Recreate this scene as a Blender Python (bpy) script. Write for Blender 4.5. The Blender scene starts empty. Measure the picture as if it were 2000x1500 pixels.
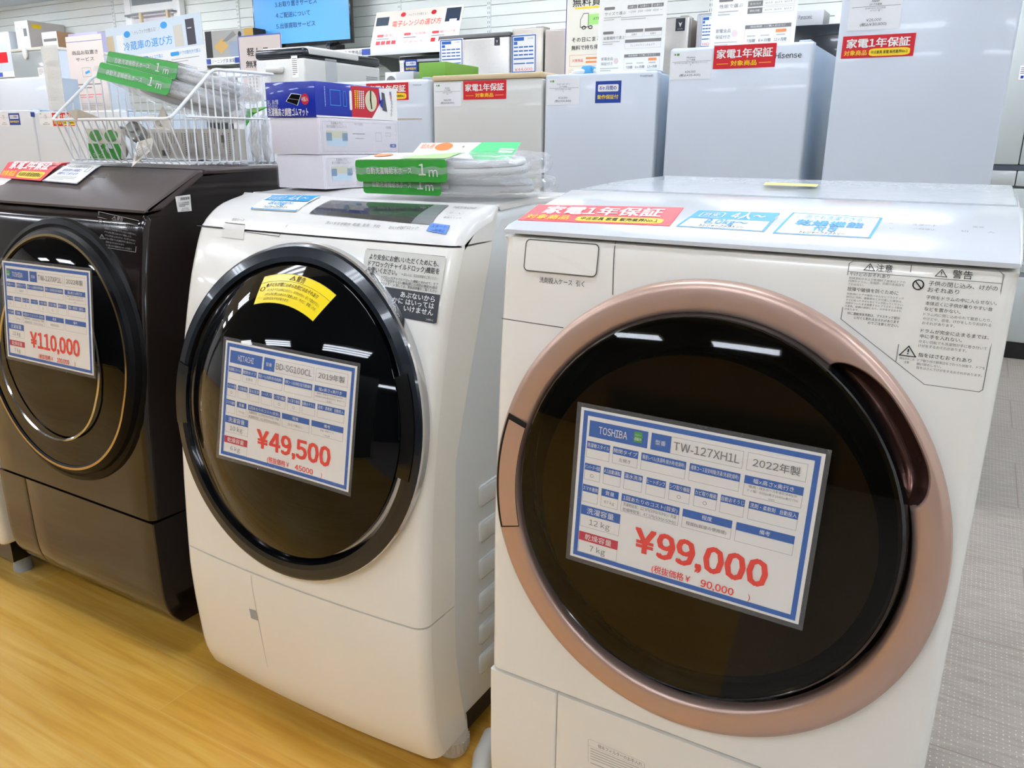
import bpy, bmesh, math, random
from mathutils import Vector, Matrix
SC = bpy.context.scene
COL = SC.collection
random.seed(7)
PI = math.pi

# ---------------------------------------------------------------- camera
FPX, YAW, PITCH, ROLL = 1547.0, math.radians(29.95), math.radians(16.7), math.radians(0.57)
CAM = Vector((0.559, -0.946, 1.142))
cF = Vector((-math.sin(YAW)*math.cos(PITCH), math.cos(YAW)*math.cos(PITCH), -math.sin(PITCH)))
cR0 = Vector((math.cos(YAW), math.sin(YAW), 0)); cU0 = cR0.cross(cF)
cR = math.cos(ROLL)*cR0 + math.sin(ROLL)*cU0
cU = -math.sin(ROLL)*cR0 + math.cos(ROLL)*cU0
cam_data = bpy.data.cameras.new('camera')
cam_data.sensor_width = 36; cam_data.lens = FPX/2000*36; cam_data.clip_start = 0.02; cam_data.clip_end = 60
cam = bpy.data.objects.new('camera', cam_data); COL.objects.link(cam)
M3 = Matrix((cR, cU, -cF)).transposed()
cam.matrix_world = Matrix.Translation(CAM) @ M3.to_4x4()
SC.camera = cam

# ---------------------------------------------------------------- world and exposure
world = bpy.data.worlds.new('world'); SC.world = world; world.use_nodes = True
world.node_tree.nodes['Background'].inputs[0].default_value = (0.85, 0.93, 1, 1)
world.node_tree.nodes['Background'].inputs[1].default_value = 0.05
SC.view_settings.view_transform = 'Standard'
SC.view_settings.look = 'None'
SC.view_settings.exposure = 0.18
SC.view_settings.gamma = 1.0
SC.cycles.use_denoising = True
SC.cycles.max_bounces = 8
SC.cycles.transparent_max_bounces = 16
SC.cycles.caustics_reflective = False
SC.cycles.caustics_refractive = False
LAMP = 30.0        # radiance of the ceiling tubes
CEIL = 2.68        # ceiling height
BACK = 5.0         # back wall

# ---------------------------------------------------------------- materials
def lin(c):
    if isinstance(c, str):
        c = [int(c[i:i+2], 16)/255 for i in (0, 2, 4)]
    return tuple(x/12.92 if x <= .04045 else ((x+.055)/1.055)**2.4 for x in c) + (1,)
MATS = {}
def mat(name, c='ffffff', rough=.5, metal=0., coat=0., emit=0., alpha=1., trans=0., ior=1.45, spec=.5, noise=0., nscale=40., bump=0.):
    if name in MATS: return MATS[name]
    m = bpy.data.materials.new(name); m.use_nodes = True
    nt = m.node_tree; b = nt.nodes['Principled BSDF']
    b.inputs['Base Color'].default_value = lin(c)
    b.inputs['Roughness'].default_value = rough
    b.inputs['Metallic'].default_value = metal
    b.inputs['IOR'].default_value = ior
    b.inputs['Specular IOR Level'].default_value = spec
    b.inputs['Coat Weight'].default_value = coat
    b.inputs['Coat Roughness'].default_value = .04
    b.inputs['Transmission Weight'].default_value = trans
    b.inputs['Alpha'].default_value = alpha
    if emit:
        b.inputs['Emission Color'].default_value = lin(c); b.inputs['Emission Strength'].default_value = emit
    tc = nt.nodes.new('ShaderNodeTexCoord')
    nz = nt.nodes.new('ShaderNodeTexNoise'); nz.inputs['Scale'].default_value = nscale; nz.inputs['Detail'].default_value = 3
    nt.links.new(tc.outputs['Object'], nz.inputs['Vector'])
    mr = nt.nodes.new('ShaderNodeMapRange')
    mr.inputs['To Min'].default_value = max(0, rough-.03-noise*.3); mr.inputs['To Max'].default_value = min(1, rough+.03+noise*.3)
    nt.links.new(nz.outputs['Fac'], mr.inputs['Value']); nt.links.new(mr.outputs[0], b.inputs['Roughness'])
    if noise:
        mx = nt.nodes.new('ShaderNodeMix'); mx.data_type = 'RGBA'
        L = lin(c)
        mx.inputs['A'].default_value = tuple(x*(1-noise) for x in L[:3])+(1,)
        mx.inputs['B'].default_value = tuple(min(1, x*(1+noise)) for x in L[:3])+(1,)
        nt.links.new(nz.outputs['Fac'], mx.inputs['Factor']); nt.links.new(mx.outputs['Result'], b.inputs['Base Color'])
    if bump:
        bp = nt.nodes.new('ShaderNodeBump'); bp.inputs['Strength'].default_value = bump; bp.inputs['Distance'].default_value = .01
        nt.links.new(nz.outputs['Fac'], bp.inputs['Height']); nt.links.new(bp.outputs['Normal'], b.inputs['Normal'])
    MATS[name] = m
    return m

WHITE = mat('white_plastic', 'e6e4df', .22, coat=.3)
IVORY = mat('ivory_plastic', 'f0ede4', .2, coat=.3)
COOL = mat('cool_white_panel', 'd6dade', .15, coat=.3)
FRIDGE = mat('white_fridge', 'ccd3dc', .3, coat=.15)
FRIDGE2 = mat('grey_white_fridge', 'cdccc5', .35, coat=.1)
FRSIDE = mat('fridge_side_paint', 'bcc8d4', .4)
SILVER = mat('brushed_silver', 'b9b6b0', .3, metal=.6, noise=.08, nscale=90)
TAUPE = mat('taupe_steel', 'a89e95', .3, metal=.5)
CREAM = mat('cream_plastic', 'cdb892', .4)
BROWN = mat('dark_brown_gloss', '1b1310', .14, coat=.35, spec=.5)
BROWNTOP = mat('brown_top_sheen', '524846', .38, spec=.35)  # lighter than the body brown: the ceiling's reflection is put into the colour
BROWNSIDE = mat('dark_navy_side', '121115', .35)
SATIN = mat('black_satin', '060607', .42, spec=.18)
BLACK = mat('black_plastic', '0b0c0e', .15, coat=.3)
SLATE = mat('blue_black_plastic', '141b22', .22, coat=.3)
GLASS = mat('black_door_glass', '07080a', .03, ior=1.45, spec=.36)
GLASSB = mat('smoked_door_glass', '120f0a', .03, ior=1.45)
ROSE = mat('rose_gold_ring', 'c6a898', .36, metal=.55, spec=.4)
ROSEDARK = mat('rose_recess_shade', '7f5c52', .26, metal=.75)  # ring metal darkened, so the recess carries its shade in the colour
GOLD = mat('gold_trim', 'c2a878', .25, metal=.9)
CHROME = mat('chrome', 'd0d0d2', .12, metal=1.)
SEAM = mat('seam_shadow', '57534c', .8)
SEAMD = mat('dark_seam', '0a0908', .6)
GREYP = mat('grey_plastic', '9ea3a6', .4)
LCD = mat('smoke_display', '3a3d3e', .08, coat=.5)
PAPER = mat('white_paper', 'f2efe9', .6)
PINKP = mat('cream_pink_paper', 'e0d0c4', .6)
CARD = mat('raw_cardboard', 'b5a593', .8, noise=.1, nscale=120)
GREYCARD = mat('grey_cardboard', 'd9d2c6', .75, noise=.05, nscale=120)
BLUE = mat('print_blue', '1d5fb0', .5)
NAVY = mat('print_navy', '12349a', .5)
SKY = mat('print_sky', '2f9bdc', .5)
PALEBLUE = mat('print_pale_blue', 'b9d2e2', .5)
RED = mat('print_red', 'cf0f1e', .45)
CORAL = mat('print_coral', 'ee4a50', .45)
PRICE = mat('print_price_red', 'f03826', .5)
ORANGE = mat('print_orange', 'ef8a4d', .5)
YELLOW = mat('print_yellow', 'f6d31c', .45)
GREEN = mat('print_green', '3c9f3a', .5)
GREENP = mat('print_pale_green', 'a2d97c', .5)
INK = mat('print_black', '1e1d1c', .6)
GREY = mat('print_grey', '7d7b78', .6)
LGREY = mat('print_light_grey', 'bdbab5', .6)
WHT = mat('print_white', 'efeee9', .5)
FILM = None
def film(name, c, mixf, rough=.1):
    m = bpy.data.materials.new(name); m.use_nodes = True; nt = m.node_tree
    b = nt.nodes['Principled BSDF']; o = nt.nodes['Material Output']
    b.inputs['Base Color'].default_value = lin(c); b.inputs['Roughness'].default_value = rough; b.inputs['Coat Weight'].default_value = .5
    t = nt.nodes.new('ShaderNodeBsdfTransparent'); mx = nt.nodes.new('ShaderNodeMixShader')
    nz = nt.nodes.new('ShaderNodeTexNoise'); nz.inputs['Scale'].default_value = 45; nz.inputs['Detail'].default_value = 4
    bp = nt.nodes.new('ShaderNodeBump'); bp.inputs['Strength'].default_value = .5; bp.inputs['Distance'].default_value = .01
    nt.links.new(nz.outputs['Fac'], bp.inputs['Height']); nt.links.new(bp.outputs['Normal'], b.inputs['Normal'])
    mx.inputs[0].default_value = mixf
    nt.links.new(t.outputs[0], mx.inputs[1]); nt.links.new(b.outputs[0], mx.inputs[2]); nt.links.new(mx.outputs[0], o.inputs['Surface'])
    return m
FILM = film('clear_film', 'e9ebee', .32)
SLEEVE = film('laminate_film', 'cfd1d3', .09, .06)
GLASSB = bpy.data.materials.new('smoked_see_through_glass'); GLASSB.use_nodes = True
_nt = GLASSB.node_tree; _b = _nt.nodes['Principled BSDF']; _b.inputs['Base Color'].default_value = lin('0b0a08'); _b.inputs['Roughness'].default_value = .03
_t = _nt.nodes.new('ShaderNodeBsdfTransparent'); _t.inputs[0].default_value = (.62, .52, .3, 1); _m = _nt.nodes.new('ShaderNodeMixShader'); _m.inputs[0].default_value = .5
_nt.links.new(_t.outputs[0], _m.inputs[1]); _nt.links.new(_b.outputs[0], _m.inputs[2]); _nt.links.new(_m.outputs[0], _nt.nodes['Material Output'].inputs['Surface'])
SHRINK = film('shrink_wrap', 'e6e6ea', .14, .08)
TAPE = film('clear_tape', 'e2e6ea', .3, .15)

# ---------------------------------------------------------------- unprojection (photo frame 2000 x 1500 -> a point at a chosen real depth)
def ray(u, v): return cF + cR*((u-1000)/FPX) - cU*((v-750)/FPX)
def at(u, v, y=None, x=None, z=None):
    d = ray(u, v)
    k = (y-CAM.y)/d.y if y is not None else ((x-CAM.x)/d.x if x is not None else (z-CAM.z)/d.z)
    return CAM + d*k

# ---------------------------------------------------------------- mesh builder
class G:
    def __init__(s): s.v = []; s.f = []; s.m = []; s.s = []; s.mats = []
    def mi(s, m):
        if m not in s.mats: s.mats.append(m)
        return s.mats.index(m)
    def add(s, vs, fs, m, smooth=False):
        o = len(s.v); i = s.mi(m)
        s.v += [tuple(p) for p in vs]
        for f in fs: s.f.append(tuple(o+k for k in f)); s.m.append(i); s.s.append(smooth)
        return s
    def quad(s, a, b, c, d, m): return s.add([a, b, c, d], [(0, 1, 2, 3)], m)
    def box(s, x0, x1, y0, y1, z0, z1, m, r=0, seg=2, M=None):
        bm = bmesh.new(); bmesh.ops.create_cube(bm, size=1)
        for v in bm.verts: v.co = Vector(((x0+x1)/2+v.co.x*(x1-x0), (y0+y1)/2+v.co.y*(y1-y0), (z0+z1)/2+v.co.z*(z1-z0)))
        if r: bmesh.ops.bevel(bm, geom=bm.edges[:], offset=r, segments=seg, profile=.5, affect='EDGES')
        bm.verts.ensure_lookup_table()
        vs = [M @ v.co if M else v.co.copy() for v in bm.verts]
        s.add(vs, [[v.index for v in f.verts] for f in bm.faces], m, r > 0); bm.free(); return s
    def prism(s, pts, fn0, fn1, m, smooth=False):      # closed outline between two mappings
        n = len(pts); a = [fn0(*p) for p in pts]; b = [fn1(*p) for p in pts]
        s.add(a+b, [tuple(range(n))[::-1], tuple(range(n, 2*n))]+[(i, (i+1) % n, n+(i+1) % n, n+i) for i in range(n)], m, smooth); return s
    def tube(s, pts, r, m, n=8, closed=False, cap=True):
        pts = [Vector(p) for p in pts]; K = len(pts); vs = []; prev = None
        for i, p in enumerate(pts):
            t = (pts[(i+1) % K]-pts[i-1]) if closed else (pts[min(i+1, K-1)]-pts[max(i-1, 0)])
            t.normalize()
            a = prev - t*prev.dot(t) if prev else (Vector((0, 0, 1)).cross(t) if abs(t.z) < .9 else Vector((1, 0, 0)).cross(t))
            a.normalize(); prev = a; b = t.cross(a)
            rr = r[i] if isinstance(r, (list, tuple)) else r
            for k in range(n): vs.append(p+rr*(math.cos(2*PI*k/n)*a+math.sin(2*PI*k/n)*b))
        fs = [(i*n+k, i*n+(k+1) % n, ((i+1) % K)*n+(k+1) % n, ((i+1) % K)*n+k) for i in range(K if closed else K-1) for k in range(n)]
        if cap and not closed: fs += [tuple(range(n))[::-1], tuple(range((K-1)*n, K*n))]
        return s.add(vs, fs, m, True)
    def lathe(s, prof, M, m, n=48, capm=None):
        vs = []; K = len(prof)
        for r, h in prof:
            for k in range(n): vs.append(M @ Vector((r*math.cos(2*PI*k/n), r*math.sin(2*PI*k/n), h)))
        fs = [(i*n+k, i*n+(k+1) % n, (i+1)*n+(k+1) % n, (i+1)*n+k) for i in range(K-1) for k in range(n)]
        fs += [tuple(range(n))[::-1], tuple(range((K-1)*n, K*n))]
        return s.add(vs, fs, m, True)
    def grid(s, nu, nv, fn, m, smooth=True, closed=False, matfn=None):
        vs = [fn(i/(nu if closed else nu), j/nv) for j in range(nv+1) for i in range(nu if closed else nu+1)]
        w = nu if closed else nu+1
        for j in range(nv):
            pass
        fs = [(j*w+i, j*w+(i+1) % w, (j+1)*w+(i+1) % w, (j+1)*w+i) for j in range(nv) for i in range(nu)]
        return s.add(vs, fs, m, smooth)
    def build(s, name, parent=None, angle=32):
        me = bpy.data.meshes.new(name); me.from_pydata(s.v, [], s.f)
        for m in s.mats: me.materials.append(m)
        me.polygons.foreach_set('material_index', s.m); me.polygons.foreach_set('use_smooth', s.s)
        me.validate(); me.update()
        if any(s.s):
            try: me.set_sharp_from_angle(angle=math.radians(angle))
            except Exception: pass
        o = bpy.data.objects.new(name, me); COL.objects.link(o)
        if parent is not None: attach(o, parent)
        return o
def world_of(o):
    M = o.matrix_basis.copy()
    return world_of(o.parent) @ o.matrix_parent_inverse @ M if o.parent else M
def attach(o, parent):
    o.parent = parent; o.matrix_parent_inverse = world_of(parent).inverted()
def tag(o, label=None, cat=None, group=None, kind=None):
    if label: o['label'] = label
    if cat: o['category'] = cat
    if group: o['group'] = group
    if kind: o['kind'] = kind
    return o
def thing(name, loc, label, cat, group=None):
    o = bpy.data.objects.new(name, None); COL.objects.link(o); o.location = loc; o.empty_display_size = .05
    return tag(o, label, cat, group)

# ---------------------------------------------------------------- writing
GLY = {}; CHR = {}
def char(c):
    """outline of one character at size 1: (points, faces, min x, max x)"""
    if c not in CHR:
        cu = bpy.data.curves.new('t', 'FONT'); cu.body = c; cu.size = 1; cu.resolution_u = 2; cu.fill_mode = 'FRONT'
        ob = bpy.data.objects.new('t', cu); COL.objects.link(ob)
        me = bpy.data.meshes.new_from_object(ob.evaluated_get(bpy.context.evaluated_depsgraph_get()))
        vs = [(v.co.x, v.co.y) for v in me.vertices]; fs = [tuple(p.vertices) for p in me.polygons]
        bpy.data.objects.remove(ob); bpy.data.curves.remove(cu); bpy.data.meshes.remove(me)
        xs = [p[0] for p in vs] or [0, .3]
        CHR[c] = (vs, fs, min(xs), max(xs))
    return CHR[c]
def glyph(txt, bold):
    """a line of text: (points with a small lift step, faces, min x, max x)"""
    k = (txt, bold)
    if k not in GLY:
        vs, fs, x = [], [], 0.
        for c in txt:
            o = ord(c)
            if c in ' \u3000': x += .3 if c == ' ' else .8; continue
            latin = 0x21 <= o <= 0x7e or c == '¥'
            wide = '\uffe5' if c == '¥' else (chr(o+0xfee0) if latin and c not in '-.,:/()' else c)
            p, f, a, b = char(wide)
            if latin:
                w = b-a; adv = max(w+.10, .60) if c.isdigit() or c == '¥' else w+.10
                dx = x-a+(adv-w)/2
            else: adv = .52 if 0xff61 <= o <= 0xff9f else 1.0; dx = x
            n = len(vs); vs += [(q[0]+dx, q[1]) for q in p]; fs += [tuple(n+i for i in t) for t in f]; x += adv
        if bold > .009:                          # heavier strokes: the same outlines again, shifted a little
            b0, f0 = vs, fs; e = bold*.8; vs, fs = [], []
            for j, (dx, dy) in enumerate(((-e, -e*.6), (e, -e*.6), (-e, e*.6), (e, e*.6))):
                n = len(vs); vs += [(q[0]+dx, q[1]+dy, j*.14) for q in b0]; fs += [tuple(n+i for i in t) for t in f0]
        else: vs = [(q[0], q[1], 0.) for q in vs]
        xs = [p[0] for p in vs] or [0, 1]
        GLY[k] = (vs, fs, min(xs), max(xs))
    return GLY[k]
class Sheet:
    """prints on a surface: local x to the right, y up; fn(x, y, lift) gives the 3-D point"""
    def __init__(s, g, fn, eps=.0004): s.g = g; s.fn = fn; s.eps = eps
    def put(s, pts, fs, m, l): s.g.add([s.fn(p[0], p[1], (l+(p[2] if len(p) > 2 else 0))*s.eps) for p in pts], fs, m)
    def rect(s, x0, y0, x1, y1, m, l=1, n=1):
        pts = []; fs = []
        for i in range(n+1):
            for j in range(n+1): pts.append((x0+(x1-x0)*i/n, y0+(y1-y0)*j/n))
        for i in range(n):
            for j in range(n): a = i*(n+1)+j; fs.append((a, a+n+1, a+n+2, a+1))
        s.put(pts, fs, m, l)
    def frame(s, x0, y0, x1, y1, t, m, l=1):
        s.rect(x0, y0, x1, y0+t, m, l); s.rect(x0, y1-t, x1, y1, m, l); s.rect(x0, y0+t, x0+t, y1-t, m, l); s.rect(x1-t, y0+t, x1, y1-t, m, l)
    def poly(s, pts, m, l=1, sub=0):
        if not sub: return s.put(pts, [tuple(range(len(pts)))], m, l)
        bm = bmesh.new(); bm.faces.new([bm.verts.new((p[0], p[1], 0)) for p in pts])
        bmesh.ops.triangulate(bm, faces=bm.faces[:]); bmesh.ops.subdivide_edges(bm, edges=bm.edges[:], cuts=sub, use_grid_fill=True)
        bm.verts.ensure_lookup_table(); bm.verts.index_update()
        s.put([(v.co.x, v.co.y) for v in bm.verts], [[v.index for v in f.verts] for f in bm.faces], m, l); bm.free()
    def line(s, pts, t, m, l=1, closed=False):
        pts = [Vector(p) for p in pts]
        for i in range(len(pts) if closed else len(pts)-1):
            a, b = pts[i], pts[(i+1) % len(pts)]; d = (b-a)
            if d.length < 1e-9: continue
            d.normalize(); n = Vector((-d.y, d.x))*t/2
            s.put([tuple(a+n-d*t/2), tuple(a-n-d*t/2), tuple(b-n+d*t/2), tuple(b+n+d*t/2)], [(0, 1, 2, 3)], m, l)
    def ell(s, cx, cy, rx, ry, m, l=1, n=24): s.poly([(cx+rx*math.cos(2*PI*k/n), cy+ry*math.sin(2*PI*k/n)) for k in range(n)], m, l)
    def ring(s, cx, cy, rx, ry, t, m, l=1, n=28): s.line([(cx+rx*math.cos(2*PI*k/n), cy+ry*math.sin(2*PI*k/n)) for k in range(n)], t, m, l, True)
    def rrect(s, x0, y0, x1, y1, r, m, l=1): s.poly(rr(x0, y0, x1, y1, r), m, l)
    def rline(s, x0, y0, x1, y1, r, t, m, l=1): s.line(rr(x0, y0, x1, y1, r), t, m, l, True)
    def text(s, txt, x, y, h, m, al='c', w=None, bold=0., l=2, maxw=None):
        if not txt.strip(): return
        vs, fs, a, b = glyph(txt, bold); k = h; kx = h
        if w: kx = w/(b-a)
        elif maxw and (b-a)*h > maxw: kx = maxw/(b-a)
        W = (b-a)*kx; ox = x - (W/2 if al == 'c' else W if al == 'r' else 0)
        s.put([(ox+(p[0]-a)*kx, y+(p[1]-.36)*k, p[2]) for p in vs], fs, m, l)
    def bars(s, x0, y0, x1, y1, n, m, l=1, k=.45):        # rows of writing too small to read in the photograph
        h = (y1-y0)/n
        for i in range(n):
            e = x1 if i < n-1 else x0+(x1-x0)*.6
            s.rect(x0, y0+h*(n-1-i)+h*(1-k)/2, e, y0+h*(n-1-i)+h*(1+k)/2, m, l)
def rr(x0, y0, x1, y1, r, n=4):
    out = []
    for cx, cy, a in ((x1-r, y1-r, 0), (x0+r, y1-r, 90), (x0+r, y0+r, 180), (x1-r, y0+r, 270)):
        for k in range(n+1): t = math.radians(a+90*k/n); out.append((cx+r*math.cos(t), cy+r*math.sin(t)))
    return out
def plane(O, U, V):
    O, U, V = Vector(O), Vector(U).normalized(), Vector(V).normalized(); N = U.cross(V)
    return lambda x, y, l=0: O+U*x+V*y+N*l
def bilin(q):      # q = TL, TR, BR, BL corners; returns fn(u 0..1, v 0..1 from the top, lift)
    TL, TR, BR, BL = [Vector(p) for p in q]; N = (BL-TL).cross(TR-TL).normalized()
    def fn(u, v, l=0):
        return (TL*(1-u)+TR*u)*(1-v)+(BL*(1-u)+BR*u)*v+N*l
    return fn
X, Z = Vector((1, 0, 0)), Vector((0, 0, 1))

def slab(name, O, U, V, w, h, m, prn=None, t=.0015, label=None, cat=None, group=None, parent=None, r=0, back=None):
    """a sheet or board of real thickness, with its print, as one mesh; O is its lower left front corner"""
    g = G(); fn = plane(O, U, V)
    pts = rr(0, 0, w, h, r) if r else [(0, 0), (w, 0), (w, h), (0, h)]
    g.prism(pts, lambda x, y: fn(x, y, -t), lambda x, y: fn(x, y, 0), m)
    if prn: prn(Sheet(g, fn), w, h)
    o = g.build(name, parent)
    if label: tag(o, label, cat, group)
    return o
# ================================================================ the room
def wood_mat():
    m = bpy.data.materials.new('oak_plank_vinyl'); m.use_nodes = True; nt = m.node_tree; b = nt.nodes['Principled BSDF']
    N = nt.nodes.new; Lk = nt.links.new
    tc = N('ShaderNodeTexCoord')
    br = N('ShaderNodeTexBrick'); br.offset = .37; br.inputs['Scale'].default_value = 1
    br.inputs['Mortar Size'].default_value = .0012; br.inputs['Brick Width'].default_value = 1.15; br.inputs['Row Height'].default_value = .152
    br.inputs['Color1'].default_value = (.3, .3, .3, 1); br.inputs['Color2'].default_value = (.72, .72, .72, 1); br.inputs['Mortar'].default_value = (1, 1, 1, 1)
    mp = N('ShaderNodeMapping'); mp.inputs['Location'].default_value = (.35, .105, 0)
    Lk(tc.outputs['Object'], mp.inputs[0]); Lk(mp.outputs[0], br.inputs['Vector'])
    st = N('ShaderNodeMapping'); st.inputs['Scale'].default_value = (1.2, 22, 1); Lk(tc.outputs['Object'], st.inputs[0])
    n1 = N('ShaderNodeTexNoise'); n1.inputs['Scale'].default_value = 2.2; n1.inputs['Detail'].default_value = 6; n1.inputs['Distortion'].default_value = .6
    Lk(st.outputs[0], n1.inputs['Vector'])
    n2 = N('ShaderNodeTexNoise'); n2.inputs['Scale'].default_value = 1.6; n2.inputs['Detail'].default_value = 2
    s2 = N('ShaderNodeMapping'); s2.inputs['Scale'].default_value = (1, 3, 1); Lk(tc.outputs['Object'], s2.inputs[0]); Lk(s2.outputs[0], n2.inputs['Vector'])
    a = N('ShaderNodeMath'); a.operation = 'MULTIPLY_ADD'; a.inputs[1].default_value = .55
    Lk(n1.outputs['Fac'], a.inputs[0]); 
    sc = N('ShaderNodeMath'); sc.operation = 'MULTIPLY'; sc.inputs[1].default_value = .3; Lk(br.outputs['Color'], sc.inputs[0])
    Lk(sc.outputs[0], a.inputs[2])
    a2 = N('ShaderNodeMath'); a2.operation = 'MULTIPLY_ADD'; a2.inputs[1].default_value = .35; Lk(n2.outputs['Fac'], a2.inputs[0]); Lk(a.outputs[0], a2.inputs[2])
    cr = N('ShaderNodeValToRGB'); e = cr.color_ramp.elements
    e[0].position = .36; e[0].color = lin('b27c22'); e[1].position = .82; e[1].color = lin('e2ba66')
    k = e.new(.58); k.color = lin('cf9c3d')
    Lk(a2.outputs[0], cr.inputs[0])
    mx = N('ShaderNodeMix'); mx.data_type = 'RGBA'; Lk(br.outputs['Fac'], mx.inputs['Factor']); Lk(cr.outputs[0], mx.inputs['A']); mx.inputs['B'].default_value = lin('cfa55c')
    Lk(mx.outputs['Result'], b.inputs['Base Color'])
    b.inputs['Roughness'].default_value = .33
    bp = N('ShaderNodeBump'); bp.inputs['Strength'].default_value = .12; bp.inputs['Distance'].default_value = .004; Lk(n1.outputs['Fac'], bp.inputs['Height']); Lk(bp.outputs[0], b.inputs['Normal'])
    return m
def vinyl_mat():
    m = bpy.data.materials.new('grey_dotted_vinyl'); m.use_nodes = True; nt = m.node_tree; b = nt.nodes['Principled BSDF']
    N = nt.nodes.new; Lk = nt.links.new
    tc = N('ShaderNodeTexCoord')
    br = N('ShaderNodeTexBrick'); br.offset = .5; br.inputs['Scale'].default_value = 1; br.inputs['Mortar Size'].default_value = .002
    br.inputs['Brick Width'].default_value = .92; br.inputs['Row Height'].default_value = .46
    br.inputs['Color1'].default_value = (.2, .2, .2, 1); br.inputs['Color2'].default_value = (.6, .6, .6, 1)
    mp = N('ShaderNodeMapping'); mp.inputs['Location'].default_value = (.1, .3, 0); Lk(tc.outputs['Object'], mp.inputs[0]); Lk(mp.outputs[0], br.inputs['Vector'])
    st = N('ShaderNodeMapping'); st.inputs['Scale'].default_value = (4, 30, 1); Lk(tc.outputs['Object'], st.inputs[0])
    n1 = N('ShaderNodeTexNoise'); n1.inputs['Scale'].default_value = 3; n1.inputs['Detail'].default_value = 5; Lk(st.outputs[0], n1.inputs['Vector'])
    cr = N('ShaderNodeValToRGB'); e = cr.color_ramp.elements
    e[0].position = .3; e[0].color = lin('94897d'); e[1].position = .7; e[1].color = lin('aaa095'); Lk(n1.outputs['Fac'], cr.inputs[0])
    v = N('ShaderNodeTexVoronoi'); v.feature = 'F1'; v.inputs['Scale'].default_value = 88; v.inputs['Randomness'].default_value = .12
    vm = N('ShaderNodeMapping'); vm.inputs['Scale'].default_value = (1, .8, 1); Lk(tc.outputs['Object'], vm.inputs[0]); Lk(vm.outputs[0], v.inputs['Vector'])
    lt = N('ShaderNodeMath'); lt.operation = 'LESS_THAN'; lt.inputs[1].default_value = .13; Lk(v.outputs['Distance'], lt.inputs[0])
    nb = N('ShaderNodeTexNoise'); nb.inputs['Scale'].default_value = 9; Lk(tc.outputs['Object'], nb.inputs['Vector'])
    ga = N('ShaderNodeMath'); ga.operation = 'MULTIPLY'; Lk(lt.outputs[0], ga.inputs[0]); Lk(nb.outputs['Fac'], ga.inputs[1])
    mx = N('ShaderNodeMix'); mx.data_type = 'RGBA'; Lk(ga.outputs[0], mx.inputs['Factor']); Lk(cr.outputs[0], mx.inputs['A']); mx.inputs['B'].default_value = lin('f2ece0')
    m2 = N('ShaderNodeMix'); m2.data_type = 'RGBA'; Lk(br.outputs['Fac'], m2.inputs['Factor']); Lk(mx.outputs['Result'], m2.inputs['A']); m2.inputs['B'].default_value = lin('8b7a70')
    Lk(m2.outputs['Result'], b.inputs['Base Color']); b.inputs['Roughness'].default_value = .45
    return m
def struct(name, g): o = g.build(name); o['kind'] = 'structure'; return o
XL, XR, YF = -11.0, 3.6, -5.4
struct('floor_wood', G().box(XL, .30, YF, .86, -.1, 0, wood_mat()))
VIN = vinyl_mat()
struct('floor_vinyl', G().box(.30, XR, YF, BACK, -.1, 0, VIN)); struct('floor_vinyl_back', G().box(XL, .30, .86, BACK, -.1, 0, VIN))
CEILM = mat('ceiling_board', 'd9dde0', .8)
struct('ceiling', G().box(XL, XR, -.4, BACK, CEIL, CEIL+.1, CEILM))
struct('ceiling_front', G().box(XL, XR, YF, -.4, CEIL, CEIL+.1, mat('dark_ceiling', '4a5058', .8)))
WALLM = mat('wall_paint', 'e4e4dc', .6)
struct('wall_back', G().box(XL, XR, BACK, BACK+.1, 0, CEIL, WALLM))
struct('wall_left', G().box(XL-.1, XL, YF, BACK, 0, CEIL, mat('grey_wall_paint', 'c9cdd0', .7)))
struct('wall_right', G().box(XR, XR+.1, YF, BACK, 0, CEIL, WALLM))
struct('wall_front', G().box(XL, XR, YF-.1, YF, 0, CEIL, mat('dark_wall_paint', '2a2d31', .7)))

# fluorescent fittings: housing with three lit tubes
TUBEM = mat('lit_tube', 'eaf2ff', .5, emit=LAMP)
HOUSE = mat('lamp_housing', 'e8e8e8', .5)
def lamp_proto():
    t = thing('ceiling_light', (0, 0, 0), 'white fluorescent ceiling light fitting with three bare tubes', 'ceiling light', 'fluorescent ceiling lights')
    G().box(-.62, .62, -.16, .16, -.045, 0, HOUSE, .006).build('housing', t)
    for k in (-.1, 0, .1):
        g = G(); g.box(-.59, .59, k-.02, k+.02, -.062, -.045, TUBEM); g.build('tube', t)
    return t
LP = lamp_proto()
first = True
for ix in range(6):
    for iy in range(5):
        p = (-9.4+2.3*ix, -4.2+2.0*iy, CEIL)
        if first: r = LP; first = False
        else:
            r = LP.copy(); COL.objects.link(r)
            for ch in LP.children:
                d = ch.copy(); COL.objects.link(d); d.parent = r
        r.location = p
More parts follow.
